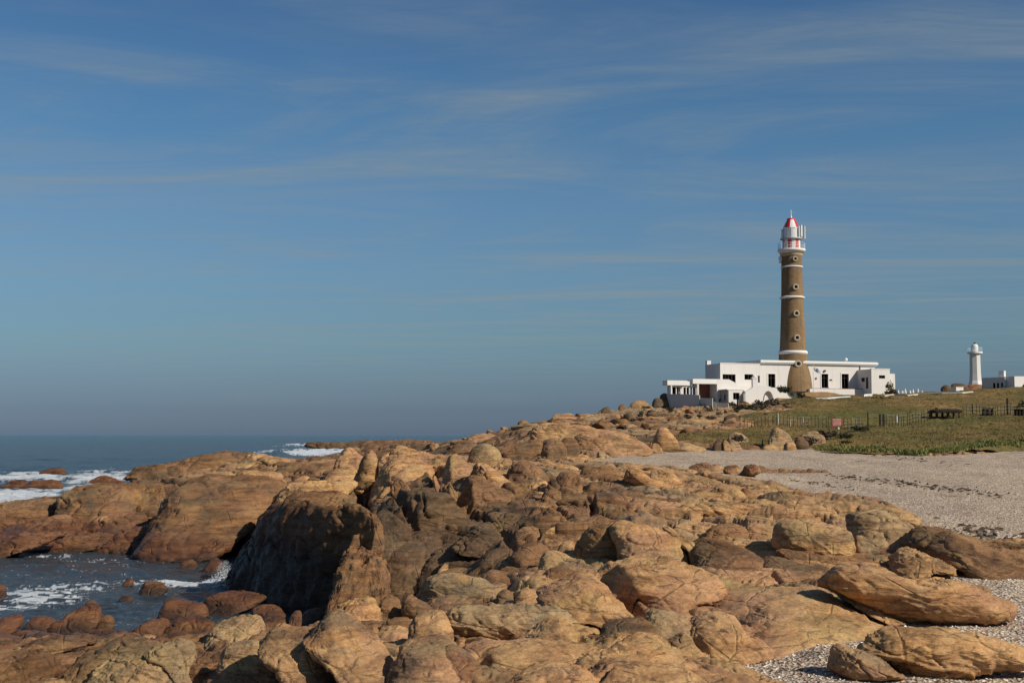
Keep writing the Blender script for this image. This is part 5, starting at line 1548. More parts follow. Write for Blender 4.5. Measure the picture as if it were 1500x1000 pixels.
for i_ in range(len(cols) - 1):
    x0_, x1_ = cols[i_], cols[i_ + 1]
    e_ = 1e-4
    q = [(x0_, low_at(x0_ + e_)), (x1_, low_at(x1_ - e_)), (x1_, top_at(x1_)), (x0_, top_at(x0_))]
    vf = [bm.verts.new(H.w(hx(x, tG), tG, zof(x, y))) for x, y in q]; vb = [bm.verts.new(H.w(hx(x, tG), tG - .35, zof(x, y))) for x, y in q]
    bm.faces.new(vf); bm.faces.new(vb[::-1])
    for j_ in range(4): bm.faces.new([vf[j_], vf[(j_ + 1) % 4], vb[(j_ + 1) % 4], vb[j_]])
hs.put('stair_wall', bm, M['white'])
bm = bmesh.new()
for i_ in range(len(arch) - 1):
    (xa, ya), (xb, yb) = arch[i_], arch[i_ + 1]
    cxx, cyy = 1124.75, 586
    o_ = lambda x, y, s: (cxx + (x - cxx) * s, cyy + (y - cyy) * s)
    q = [(xa, ya), (xb, yb), o_(xb, yb, 1.14), o_(xa, ya, 1.14)]
    vf = [bm.verts.new(H.w(hx(x, tG), tG + .06, zof(x, y))) for x, y in q]; vb = [bm.verts.new(H.w(hx(x, tG), tG + .003, zof(x, y))) for x, y in q]
    bm.faces.new(vf); bm.faces.new(vb[::-1])
    for j_ in range(4): bm.faces.new([vf[j_], vf[(j_ + 1) % 4], vb[(j_ + 1) % 4], vb[j_]])
hs.put('arch_rim', bm, M['wood'])
hs.box('arch_back', hx(1117, tG - 1), hx(1134, tG - 1), tG - 1.5, tG - 1.3, zEb, hz(568, 1125, tG), M['wood'])
hs.box('pilaster', hx(1102.5, tG), hx(1108.5, tG), tG - .36, tG - .02, hz(566, 1105, tG), hz(554, 1105, tG), M['white'])
hs.box('pilaster_cap', hx(1101.5, tG), hx(1109.5, tG), tG - .42, tG + .04, hz(554, 1105, tG), hz(552.6, 1105, tG), M['trim'])
bm = bmesh.new(); bmesh.ops.create_uvsphere(bm, u_segments=12, v_segments=8, radius=.28); bmesh.ops.translate(bm, verts=bm.verts, vec=H.w(hx(1105.5, tG), tG - .2, hz(551.5, 1105, tG))); hs.put('finial', bm, M['white'], smooth=True)
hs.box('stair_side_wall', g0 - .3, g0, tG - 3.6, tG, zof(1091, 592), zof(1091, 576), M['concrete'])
hs.box('stair_block', g0 + .01, g1, tG - 4.6, tG - .36, zof(1091, 592), zof(1110, 572), M['white'])
# retaining walls at the left, in shade
def ret(name, pts, mat, bld=hs):
    bm = bmesh.new(); pr = None
    for (px, d, yt, yb) in pts:
        a = P(px, yt, d); b_ = P(px, yb, d)
        n_ = Vector((0.12, 0.35, 0))
        cur = [bm.verts.new(v) for v in (b_, a, a + n_, b_ + n_)]
        if pr:
            for j_ in range(4): bm.faces.new([pr[j_], pr[(j_ + 1) % 4], cur[(j_ + 1) % 4], cur[j_]])
        else: bm.faces.new(cur)
        pr = cur
    bm.faces.new(pr[::-1])
    return bld.put(name, bm, mat)
M['shade_grey'] = wall_mat('shade_grey_render', (0.50, 0.49, 0.47))  # greyed wall paint, the shade of these walls put into the colour
ret('retaining_wall', [(976.5, 188.5, 578, 606), (983, 186.6, 577, 606), (997, 184.6, 577, 606), (1012, 183.2, 577.5, 606), (1024.5, 182.0, 578.5, 606)], M['shade_grey'])
ret('retaining_wall', [(1024.6, 182.2, 583, 606), (1043.5, 180.2, 583, 606)], M['shade_grey'])
ret('retaining_wall', [(1043.6, 181.0, 588, 606), (1067, 179.6, 591, 606)], M['shade_grey'])

# ------------------------------------------------------------------ lighthouse
LC = H.w(H.S(1162, -1.7), -1.7, 0)
LD = LC.y
def LZ(py): return P(1162, py, LD).z
zb0 = LZ(571)
lt = empty('lighthouse', (LC.x, LC.y, zb0), label='tall brown masonry lighthouse with white rings and a red and white lantern', cat='lighthouse')
mpx = LD / F
def lathe(name, prof, mat, parent=lt, seg=64, smooth=True, a0=0, a1=2 * math.pi, cen=None, org=None):
    """prof: (radius m, z world)"""
    c = cen or LC
    full = abs(a1 - a0 - 2 * math.pi) < 1e-6
    ns = seg if full else seg + 1
    V = []; Q = []
    for (r, z) in prof:
        for i in range(ns):
            a = a0 + (a1 - a0) * i / seg
            V.append((r * math.cos(a), r * math.sin(a), z - parent.location.z))
    for j in range(len(prof) - 1):
        for i in range(seg):
            i2 = (i + 1) % ns
            Q.append((j * ns + i, j * ns + i2, (j + 1) * ns + i2, (j + 1) * ns + i))
    o = mesh_np(name, np.array(V) , np.array(Q), mat, None, smooth)
    o.parent = parent
    o.location = (c.x - parent.location.x, c.y - parent.location.y, 0)
    return o
def px2(r): return r * mpx
flare = [(27.2, 574), (27.2, 568), (26.8, 562), (26.2, 556), (25.3, 550), (24.1, 544), (22.7, 538.5), (21.5, 533.5), (20.9, 529), (20.4, 519)]
up = [(19.0, 510), (18.2, 495), (17.6, 480), (17.0, 465), (16.4, 450), (16.0, 438), (15.7, 425), (15.4, 410), (15.1, 392), (15.0, 380), (15.0, 372)]
prof_t = []
zz_ = [(px2(r), LZ(y)) for r, y in flare + up]
lathe('tower', zz_, M['masonry'], seg=72)
def ring(name, r, y0, y1, out_=1.0, mat=M['trim']):
    lathe(name, [(px2(r) - .3, LZ(y1)), (px2(r) + .6 * out_ * .2, LZ(y1)), (px2(r) + out_ * .28, LZ(y1 - (y1 - y0) * .35)), (px2(r) + out_ * .28, LZ(y0 + (y1 - y0) * .3)), (px2(r) + .05, LZ(y0)), (px2(r) - .3, LZ(y0) + .02)], mat, smooth=False)
ring('white_ring', 19.2, 514, 519.4, .8)
ring('white_ring', 15.9, 434.4, 438, .9)
ring('white_ring', 15.1, 390.3, 392.6, .45)
M['sandy'] = plain('sandy_render', (0.45, 0.34, 0.21), 0.9)
lathe('tower_crown', [(px2(15.02), LZ(376)), (px2(16.2), LZ(374.8)), (px2(16.6), LZ(372.5)), (px2(16.4), LZ(371.6))], M['sandy'])
lathe('gallery', [(px2(15), LZ(371.7)), (px2(17.5), LZ(371.5)), (px2(19.4), LZ(368.8)), (px2(20.2), LZ(368.2)), (px2(20.2), LZ(365.6)), (px2(12), LZ(365.5))], M['trim'])
# gallery railing
for i_ in range(24):
    a = 2 * math.pi * i_ / 24
    bm = bmesh.new(); bmesh.ops.create_cone(bm, segments=6, radius1=.02, radius2=.02, depth=.95, cap_ends=True)
    o = bm_obj('rail_post', bm, M['white_metal']); o.parent = lt
    o.location = (px2(19.4) * math.cos(a), px2(19.4) * math.sin(a), LZ(365.6) + .47 - zb0)
for hgt in (.45, .92):
    z_ = LZ(365.6) + hgt; r_0 = px2(19.4)
    lathe('rail', [(r_0 - .014, z_), (r_0, z_ - .014), (r_0 + .014, z_), (r_0, z_ + .014), (r_0 - .014, z_)], M['white_metal'])
# striped drum: sixteen panels
nP = 14
for i_ in range(nP):
    a0 = 2 * math.pi * (i_ + .12) / nP
    lathe('drum_panel', [(px2(12.9), LZ(365.6)), (px2(12.9), LZ(351.2))], M['redpaint'] if i_ % 2 else M['trim'], seg=6, smooth=True, a0=a0, a1=a0 + 2 * math.pi / nP)
for i_ in range(5):
    z_ = LZ(363.6 - i_ * 2.7)
    lathe('drum_band', [(px2(12.9), z_ - .02), (px2(13.15), z_ - .02), (px2(13.15), z_ + .02), (px2(12.9), z_ + .02)], M['trim'])
lathe('upper_gallery', [(px2(12.9), LZ(351.4)), (px2(16.6), LZ(350.8)), (px2(16.6), LZ(349.4)), (px2(10), LZ(349.2))], M['metal'], smooth=False)
lathe('lantern_glass', [(px2(11.3), LZ(349.3)), (px2(11.3), LZ(335.6))], M['glass'])
for i_ in range(12):
    a = 2 * math.pi * (i_ + .3) / 12
    bm = bmesh.new(); bmesh.ops.create_cube(bm, size=1, matrix=Matrix.Diagonal((.07, .07, LZ(335.6) - LZ(349.3), 1)))
    o = bm_obj('glazing_bar', bm, M['white_metal']); o.parent = lt
    o.location = (px2(11.6) * math.cos(a), px2(11.6) * math.sin(a), (LZ(335.6) + LZ(349.3)) / 2 - zb0); o.rotation_euler.z = a
# screens round the lantern: pale sheets
def panel(ang, r, w, y0, y1, th, mat, name='antenna_panel'):
    bm = bmesh.new(); bmesh.ops.create_cube(bm, size=1, matrix=Matrix.Diagonal((th, w, LZ(y0) - LZ(y1), 1)))
    o = bm_obj(name, bm, mat); o.parent = lt
    o.location = (r * math.cos(ang), r * math.sin(ang), (LZ(y0) + LZ(y1)) / 2 - zb0); o.rotation_euler.z = ang
for i_ in range(16):
    ang = R(-175 + i_ * 11.2)
    panel(ang, px2(14.6), .26 if i_ % 2 else .30, 335.3 + (i_ % 3) * .6, 349.4, .05, M['white_metal'] if (i_ % 4 != 2) else M['metal'], 'screen_sheet')
for i_, (ang, r, y0, y1) in enumerate([(-40, 16.5, 331.5, 348), (-24, 18.5, 331, 349), (-8, 20.0, 332, 350), (-57, 15.8, 333, 347.5), (12, 20.5, 331, 349)]):
    panel(R(ang), px2(r), .30, y0, y1, .16, M['white_metal'] if i_ % 2 == 0 else M['metal'])
lathe('dome_rim', [(px2(11.3), LZ(335.6)), (px2(12.4), LZ(335.4)), (px2(12.4), LZ(334.3)), (px2(10.6), LZ(333.9))], M['trim'], smooth=False)
for i_ in range(8):
    a0 = 2 * math.pi * (i_ - .46) / 8
    lathe('dome_panel', [(px2(12.3), LZ(334.4)), (px2(10.8), LZ(331)), (px2(8.9), LZ(327)), (px2(7.0), LZ(324)), (px2(5.8), LZ(321.6))], M['redpaint'] if i_ % 2 else M['trim'], seg=6, a0=a0, a1=a0 + 2 * math.pi / 8)
lathe('dome_cap', [(px2(6.0), LZ(322.6)), (px2(6.3), LZ(321)), (px2(4.5), LZ(319.9)), (.01, LZ(319.6))], M['redpaint'])
lathe('finial', [(px2(1.5), LZ(319.8)), (px2(1.2), LZ(317)), (px2(.5), LZ(316)), (px2(.35), LZ(307.5)), (.001, LZ(307))], M['white_metal'], seg=10)
bm = bmesh.new(); bmesh.ops.create_cube(bm, size=1, matrix=Matrix.Diagonal((.7, .04, .05, 1))); o = bm_obj('weather_vane', bm, M['metal']); o.parent = lt; o.location = (.15, 0, LZ(311) - zb0)
# round windows with heavy moulded rims, facing front right
fa = R(-90 + 7)
def porthole(py, s=1.0, dpx=3.2):
    z = LZ(py)
    r = float(np.interp(-py, [-y for _, y in flare + up], [px2(a) for a, _ in flare + up]))
    d = Vector((math.cos(fa), math.sin(fa), 0))
    base = Matrix.Translation(d * (r + .02) + Vector((0, 0, z - zb0))) @ Matrix.Rotation(fa, 4, 'Z') @ Matrix.Rotation(math.pi / 2, 4, 'Y')
    V = []; Q = []; n = 24; R0 = .23 * s; R1 = .50 * s
    prof = [(R1, -.35), (R1, .10), (R1 * .86, .19), (R0 * 1.15, .15), (R0, .05), (R0, -.35)]
    for (rr, h) in prof:
        for i in range(n):
            a = 2 * math.pi * i / n; v = base @ Vector((rr * math.cos(a), rr * math.sin(a), h)); V.append(v[:])
    for j in range(len(prof) - 1):
        for i in range(n): Q.append((j * n + i, j * n + (i + 1) % n, (j + 1) * n + (i + 1) % n, (j + 1) * n + i))
    o = mesh_np('round_window', np.array(V), np.array(Q), M['sandy2']); o.parent = lt
    bm = bmesh.new(); bmesh.ops.create_circle(bm, cap_ends=True, segments=24, radius=R0 * 1.02, matrix=base @ Matrix.Translation((0, 0, .03)))
    g = bm_obj('pane', bm, M['dark']); g.parent = o
M['sandy2'] = plain('grey_moulding', (0.40, 0.34, 0.25), 0.9)
for y_, s_ in ((381, .80), (422, .95), (460.5, .98), (496, 1.0), (534, 1.1)): porthole(y_, s_)
# small dish and box clamped on the left below the gallery
for (dxp, y_, w_, h_) in ((-17.2, 379, .45, .5), (-17.5, 384, .3, .35), (-16.8, 375.5, .2, .3)):
    bm = bmesh.new(); bmesh.ops.create_cube(bm, size=1, matrix=Matrix.Diagonal((w_, .3, h_, 1))); bmesh.ops.bevel(bm, geom=bm.edges[:], offset=.06, segments=2)
    o = bm_obj('equipment_box', bm, M['white_metal']); o.parent = lt; o.location = (px2(dxp), -.2, LZ(y_) - zb0)

# apron of ochre earth and white rim at the foot of the tower
def mound(name, poly, mat, h, label, cat, d=None, p=2.4):
    return r_(poly, mat=mat, mode='u', dist=d, label=label, cat=cat, name=name, p=p, dr=1.2, crack=.1, strata=.2)
M['earth'] = plain('ochre_earth', (0.30, 0.18, 0.08), 0.95, 0.3, 2)
mound('earth_bank', '1166 579 1176 575 1196 573.5 1216 574.5 1229 578.5 1200 583', 'earth', .4, 'small orange earth bank at the foot of the lighthouse', 'earth bank', d=193.5)

# flag on its pole, with a round white base
FB = H.w(H.S(1191.5, 5.5), 5.5, 0); zf = float(zturf(np.array([FB.x]), np.array([FB.y]))[0]) + .12
fp = empty('flagpole', (FB.x, FB.y, zf), label='thin white flagpole with a drooping blue and white striped flag, by the lighthouse', cat='flagpole')
bm = bmesh.new(); bmesh.ops.create_cone(bm, segments=8, radius1=.055, radius2=.035, depth=P(1191, 533, FB.y).z - zf, cap_ends=True)
bmesh.ops.translate(bm, verts=bm.verts, vec=(0, 0, (P(1191, 533, FB.y).z - zf) / 2)); o = bm_obj('pole', bm, M['white_metal']); o.parent = fp
bm = bmesh.new(); bmesh.ops.create_cone(bm, segments=32, radius1=1.45, radius2=1.1, depth=.5, cap_ends=True); o = bm_obj('pole_base', bm, M['trim']); o.parent = fp; o.location = (0.1, 0, .0)
ztop = P(1191, 537, FB.y).z - zf
for i_ in range(9):
    V = []; n_ = 12
    for j_ in range(n_ + 1):
        u = j_ / n_; x_ = .06 + u * .95; y_ = .10 * math.sin(u * 7); zd = -0.55 * u ** 1.3
        for q in (0, 1): V.append((x_, y_ - .02 * q, ztop + zd - (i_ + q) * .068))
    Q = [(2 * j_, 2 * j_ + 2, 2 * j_ + 3, 2 * j_ + 1) for j_ in range(n_)]
    o = mesh_np('flag_stripe', np.array(V), np.array(Q), M['blue'] if i_ % 2 else M['trim']); o.parent = fp
V = [(.06, -.035, ztop), (.40, -.03, ztop - .14), (.40, -.03, ztop - .44), (.06, -.035, ztop - .30)]
o = mesh_np('flag_canton', np.array(V), np.array([(0, 1, 2, 3)]), M['trim'], smooth=False); o.parent = fp
bm = bmesh.new(); bmesh.ops.create_circle(bm, cap_ends=True, segments=12, radius=.09, matrix=Matrix.Translation((.22, -.05, ztop - .22)) @ Matrix.Rotation(math.pi / 2, 4, 'X')); o = bm_obj('flag_sun', bm, M['yellow']); o.parent = fp

# white kerb walls, path and small masonry round the lawn
def slabpath(name, pts, w, h, mat, label=None, cat=None, kind=None):
    bm = bmesh.new(); pr = None
    for (px, py) in pts:
        g = hit(px, py); g = Vector((g[0], g[1], float(zturf(np.array([g[0]]), np.array([g[1]]))[0])))
        n_ = Vector((0, w, 0))
        cur = [bm.verts.new(v) for v in (g + Vector((0, 0, -.3)), g + Vector((0, 0, h)), g + n_ + Vector((0, 0, h + .05)), g + n_ + Vector((0, 0, -.3)))]
        if pr:
            for j_ in range(4): bm.faces.new([pr[j_], pr[(j_ + 1) % 4], cur[(j_ + 1) % 4], cur[j_]])
        else: bm.faces.new(cur)
        pr = cur
    bm.faces.new(pr[::-1])
    o = bm_obj(name, bm, mat)
    return tag(o, label, cat, kind=kind)
M['sand'] = plain('pale_path_sand', (0.52, 0.46, 0.38), 0.95, .1)
slabpath('footpath', [(1296, 583), (1310, 581.5), (1330, 582), (1345, 580.5), (1380, 580.6), (1410, 579.8), (1426, 577.5)], 1.1, .16, M['sand'], kind='structure')
slabpath('low_wall', [(1196, 586.5), (1212, 586), (1230, 585.4), (1246, 585)], .35, .14, M['trim'], 'thin low white garden kerb across the lawn, right of the flagpole', 'kerb')
slabpath('low_wall', [(1266, 584), (1271, 583), (1278, 582.8)], .4, .30, M['trim'], 'short curved white kerb below the annex of the house', 'kerb')
slabpath('low_wall', [(1157, 585.5), (1163, 584), (1170, 586)], .4, .30, M['trim'], 'small white block of masonry on the bank below the lighthouse', 'kerb')
slabpath('low_wall', [(1136, 574.6), (1147, 574.2), (1158, 574.6)], .4, .25, M['trim'], 'white kerb between the arch and the lighthouse foot', 'kerb')
slabpath('low_wall', [(1162, 574.5), (1172, 573.8), (1184, 573.6)], .5, .30, M['trim'], 'white rim directly under the lighthouse foot', 'kerb')

# dark shrubs by the house
def shrub(name, px, py, wpx, hpx, d, cols, label, seed, n=420):
    g = P(px, py, d); w = wpx / F * d; h = hpx / F * d
    r = np.random.RandomState(seed)
    e = empty(name, g, label=label, cat='shrub')
    nb = max(4, n // 40)
    cen = np.stack([r.uniform(-.5, .5, nb) * w * .8, r.uniform(-.35, .35, nb) * w, r.uniform(.25, .8, nb) * h], 1)
    which = r.randint(nb, size=n)
    c = cen[which] + r.normal(size=(n, 3)) * np.array([w * .12, w * .12, h * .16])
    c[:, 2] = np.maximum(c[:, 2], .02)
    s = 0.055 * (w + h) * (0.5 + r.rand(n))
    dirs = r.normal(size=(n, 3)); dirs /= np.linalg.norm(dirs, axis=1)[:, None]
    d2 = np.cross(dirs, r.normal(size=(n, 3))); d2 /= np.linalg.norm(d2, axis=1)[:, None]
    A = c + dirs * s[:, None]; B = c + d2 * s[:, None] * .5; Cc = c - dirs * s[:, None]; D_ = c - d2 * s[:, None] * .5
    V = np.stack([A, B, Cc, D_], 1).reshape(-1, 3); Q = np.arange(len(V)).reshape(-1, 4)
    key = 'leaf_' + name + str(cols[1])
    if key not in M:
        mt, nn, bb = new_mat(key[:40]); kk = NB(nn)
        kk.l(kk.ramp(kk.noise(kk.pos(), 2.5, 4), [(.3, cols[0]), (.7, cols[1])]), bb.inputs['Base Color']); bb.inputs['Roughness'].default_value = .9
        M[key] = mt
    o = mesh_np('foliage', V, Q, M[key], smooth=False); o.parent = e
    bm = bmesh.new()
    for i in range(4):
        tip = Vector(tuple(cen[i])); m4 = Matrix.Translation(tip / 2) @ tip.to_track_quat('Z', 'Y').to_matrix().to_4x4()
        bmesh.ops.create_cone(bm, segments=6, radius1=.04 * w, radius2=.015 * w, depth=tip.length, matrix=m4)
    o = bm_obj('stems', bm, M['black_wood']); o.parent = e
    return e
DK = ((0.022, 0.026, 0.012), (0.06, 0.06, 0.028)); OL = ((0.07, 0.065, 0.02), (0.17, 0.14, 0.05)); GB = ((0.06, 0.045, 0.03), (0.13, 0.10, 0.07))
sh = [(1150, 575, 18, 10, 192, DK, 'dark green shrub between the arch and the lighthouse foot'),
      (1143, 572, 9, 5, 194, DK, 'small dark shrub left of the lighthouse, beside the larger one'),
      (1170, 583, 8, 11, 189, DK, 'dark shrub under the white rim, in front of the lighthouse'),
      (1160, 580, 7, 7, 189, OL, 'small olive shrub in front of the lighthouse foot'),
      (1176, 584, 7, 8, 188, DK, 'dark clump just left of the flagpole base'),
      (1304, 574, 10, 15, 199, OL, 'tall olive bush against the right end of the house'),
      (1305, 580, 16, 10, 196, GB, 'brown bush at the foot of the house, right end'),
      (1072, 599, 16, 9, 182, DK, 'black shrub below the grey four windowed wall'),
      (1096, 608, 26, 14, 174, DK, 'large black shrub on the slope right below the white stair wall'),
      (1010, 601, 18, 11, 186, DK, 'black shrub against the foot of the grey retaining wall'),
      (1026, 610, 20, 10, 178, DK, 'dark shrub below the retaining wall, on the rocks'),
      (985, 600, 14, 16, 189, DK, 'dark shrub at the left corner of the retaining wall'),
      (1122, 596, 30, 11, 182, GB, 'wide brown bush below the arch'),
      (1150, 599, 34, 10, 181, GB, 'low brown scrub right of the arch bush'),
      (1290, 590, 40, 8, 186, GB, 'long grey brown scrub under the annex of the house'),
      (1325, 591, 34, 7, 187, GB, 'grey brown scrub right of the annex, below the path'),
      (1240, 641, 16, 8, 127, DK, 'dark shrub near the fence below the gate'),
      (1260, 634, 22, 9, 134, DK, 'dark green shrub just left of the wooden gate frame'),
      (1210, 640, 30, 9, 127, GB, 'brown scrub below the red and white notice'),
      (1492, 660, 30, 16, 116, DK, 'black shrub at the right edge where the grass meets the beach'),
      (1502, 672, 22, 10, 110, DK, 'lower dark shrub at the right edge on the beach'),
      (1394, 683, 7, 3, 96, OL, 'tiny green plant alone on the gravel'),
      (1082, 646, 22, 9, 122, GB, 'brown bush behind the group of stones at the back of the beach'),
      (1180, 648, 34, 9, 123, GB, 'brown scrub beside the large grey boulder'),
      (1240, 649, 18, 3, 122, DK, 'thin dark shrub lying on the grass left of the bright patch'),
      (1497, 605, 14, 16, 165, DK, 'dark bush by the fence at the right edge')]
for i_, s_ in enumerate(sh): shrub('shrub', s_[0], s_[1], s_[2], s_[3], s_[4], s_[5], s_[6], 100 + i_, 500 if s_[2] > 15 else 260)

_r = np.random.RandomState(77)
for i_ in range(26):
    px_ = _r.uniform(930, 1140); d_ = _r.uniform(150, 186)
    X_ = (px_ - 750) / F * d_
    z_ = float(land(X_, d_)); _x, y_ = proj(X_, d_, z_)
    shrub('shrub', px_, y_ - 1, _r.uniform(8, 22), _r.uniform(4, 8), d_, DK if i_ % 3 else GB, 'low dark bush growing between the rocks of the ridge below the house', 300 + i_, 200)['group'] = 'low bushes among the ridge rocks'

# ------------------------------------------------------------------ small white light tower and the second house
D2 = 232.0
def Z2(py, d=D2): return P(1429, py, d).z
w_ = P(1429, 563, D2); s2 = empty('small_light_tower', (w_.x, w_.y, Z2(566)), label='small white pillar light with a domed cap, right of the big lighthouse', cat='beacon')
q2 = D2 / F
def lathe2(name, prof, mat, seg=24, smooth=True):
    return lathe(name, [(r * q2, Z2(y)) for r, y in prof], mat, parent=s2, seg=seg, smooth=smooth, cen=Vector((w_.x, w_.y, 0)))
lathe2('base', [(11, 566), (10, 561), (9, 557.5)], M['trim'], 8, False)
lathe2('shaft', [(9, 557.6), (8.3, 548), (7.9, 530), (7.8, 518.5)], M['white'], 8, False)
lathe2('balcony', [(7.6, 518.6), (10.8, 517.6), (10.8, 515.4), (4, 515.3)], M['trim'], 24, False)
lathe2('lantern', [(5, 515.4), (5, 509), (4.6, 506), (3.2, 504.2), (.02, 503.4)], M['trim'])
lathe2('cap_light', [(1.6, 504.2), (1.6, 501.8), (.02, 501.4)], M['dark'], 10)
bm = bmesh.new(); bmesh.ops.create_cube(bm, size=1, matrix=Matrix.Diagonal((.03, .03, 1.0, 1)))
for i_ in range(12):
    a = 2 * math.pi * i_ / 12
    b_ = bmesh.new(); bmesh.ops.create_cube(b_, size=1, matrix=Matrix.Diagonal((.04, .04, .7, 1))); o = bm_obj('rail_post', b_, M['white_metal']); o.parent = s2
    o.location = (10.3 * q2 * math.cos(a), 10.3 * q2 * math.sin(a), Z2(515.4) + .35 - s2.location.z)
lathe2('rail', [(10.2, 509.6), (10.45, 509.6), (10.45, 509.2), (10.2, 509.2)], M['white_metal'])
bm.free()

G = Frame(P(1471, 572, 212.0), R(24))
h2 = Building('white_cottage', G, 'small white flat roofed cottage with an arched porch at the right edge')
def gx(px, t): return G.S(px, t)
def gz(py, px, t): return G.Z(py, G.S(px, t), t)
zt2, zb2 = gz(552.5, 1455, 0), gz(580, 1455, 0)
# side seen in shade runs back to the left: a wall in depth
G2 = Frame(P(1441, 572, 213.5), R(-38))
h3 = G2
def g2wall():
    a0 = G2.S(1440.5, 0); a1_ = G2.S(1472, 0)
    z1 = G2.Z(553.5, a0, 0); z0 = G2.Z(581, a0, 0)
    bld = Building('white_cottage_wing', G2, 'grey shaded wing of the right hand cottage with three windows and a white chimney')
    hol = [(G2.S(x, 0), G2.S(x + 3.2, 0), G2.Z(569.5, a0, 0), G2.Z(561, a0, 0)) for x in (1454.5, 1460.0, 1466.0)]
    bld.wall('front_wall', a0, a1_, 0, .3, z0, z1, hol, M['shade_grey'])  # shade of this wall is in its grey colour, other walls white
    for q in hol: bld.opening(*q, 0, 'window', 0, rec=.15)
    bld.box('side_wall', a0, a0 + .3, -4, -.3, z0, z1, M['white']); bld.box('side_wall', a1_ - .3, a1_, -4, -.3, z0, z1, M['white']); bld.box('back_wall', a0 + .3, a1_ - .3, -4, -3.7, z0, z1, M['white'])
    bld.box('roof', a0 + .3, a1_ - .3, -3.7, -.3, z1 - .2, z1 - .05, M['concrete']); bld.box('dark_room', a0 + .6, a1_ - .6, -2, -1.2, z0, z1 - .3, M['dark'])
    c0 = G2.S(1463, -1.5); c1_ = G2.S(1471, -1.5)
    bld.box('chimney', c0, c1_, -2.3, -1.4, z1 - .1, G2.Z(543, c0, -1.5), M['white'])
    bld.box('antenna', c0 + .35, c0 + .39, -1.8, -1.76, G2.Z(543, c0, -1.5), G2.Z(538, c0, -1.5), M['metal'])
g2wall()
t0 = 2.0
ga, gb_ = gx(1486, t0), gx(1520, t0); z1, z0 = gz(551, 1490, t0), gz(580, 1490, t0)
h2.box('side_wall', ga, ga + .3, -5, t0 - .3, z0, z1, M['white'])
ar = [(1494 + 12 * (1 - math.cos(math.pi * i_ / 12)), 580 - 20.5 * math.sin(math.pi * i_ / 12) ** .8) for i_ in range(13)]
bm = bmesh.new(); xs_ = [1486] + [a_[0] for a_ in ar] + [1535]
for i_ in range(len(xs_) - 1):
    x0_, x1_ = xs_[i_], xs_[i_ + 1]
    f_ = lambda x: float(np.interp(x, [a_[0] for a_ in ar], [a_[1] for a_ in ar])) if 1494.001 < x < 1517.999 else 581.0
    l0, l1 = (f_(x0_), f_(x1_)) if 0 < i_ < len(xs_) - 2 else (581., 581.)
    q = [(x0_, l0), (x1_, l1), (x1_, 551), (x0_, 551)]
    vf = [bm.verts.new(G.w(gx(x, t0), t0, gz(y, x, t0))) for x, y in q]; vb = [bm.verts.new(G.w(gx(x, t0), t0 - .3, gz(y, x, t0))) for x, y in q]
    bm.faces.new(vf); bm.faces.new(vb[::-1])
    for j_ in range(4): bm.faces.new([vf[j_], vf[(j_ + 1) % 4], vb[(j_ + 1) % 4], vb[j_]])
h2.put('arched_front_wall', bm, M['white'])
h2.box('porch_back', ga + .3, gx(1535, t0), -.6, -.4, z0, z1 - .2, M['wood'])
h2.box('roof', ga + .31, gx(1535, t0), -5, t0 - .31, z1 - .25, z1 - .04, M['concrete'])

# white hut block with shaded side, rocks round it, row of pale markers
Gh = Frame(P(1401, 577, 205.0), R(20))
bm = bmesh.new(); fr_box(bm, Gh, Gh.S(1400.3, 0), Gh.S(1411, 0), -1.3, 0, P(1400, 578, 205).z, P(1400, 567, 205).z, Vector())
fr_box(bm, Gh, Gh.S(1400.3, 0) - .05, Gh.S(1411, 0) + .05, -1.35, .05, P(1400, 567, 205).z, P(1400, 566.4, 205).z, Vector())
tag(bm_obj('white_hut', bm, M['trim']), 'small white cube shaped hut among dark rocks, left of the small white pillar light', 'hut')
r_('1392 572 1394 564 1404 560 1414 562 1415 571', mat='dark_rock', dist=212, label='black rocks behind the small white cube hut')
r_('1377 576 1380 568 1388 564 1395 567 1396 576', mat='dark_rock', dist=208, label='low dark rock left of the small white cube hut')
r_('1412 574 1414 566 1424 563 1440 564 1444 574', mat='red', dist=222, label='reddish rock under the small white pillar light')
r_('1411 578 1418 574 1436 573 1444 577 1430 580', mat='dark_rock', dist=206, label='flat dark rock in the grass between hut and cottage')
for i_, (x_, h_) in enumerate([(1316, 5), (1322, 4), (1326, 7), (1333, 4.5), (1337.5, 6), (1345, 7), (1351, 4)]):
    g = P(x_, 575, 209); b_ = bmesh.new(); hm = h_ / F * 209
    bmesh.ops.create_cone(b_, cap_ends=True, segments=5, radius1=.22, radius2=.07, depth=hm, matrix=Matrix.Translation((0, 0, hm / 2 - .1)))
    o = bm_obj('marker_stone', b_, M['trim']); o.location = g; o.rotation_euler.z = i_
    tag(o, 'pale pointed marker stone in the row on the skyline right of the house', 'marker stone', 'row of pale marker stones')

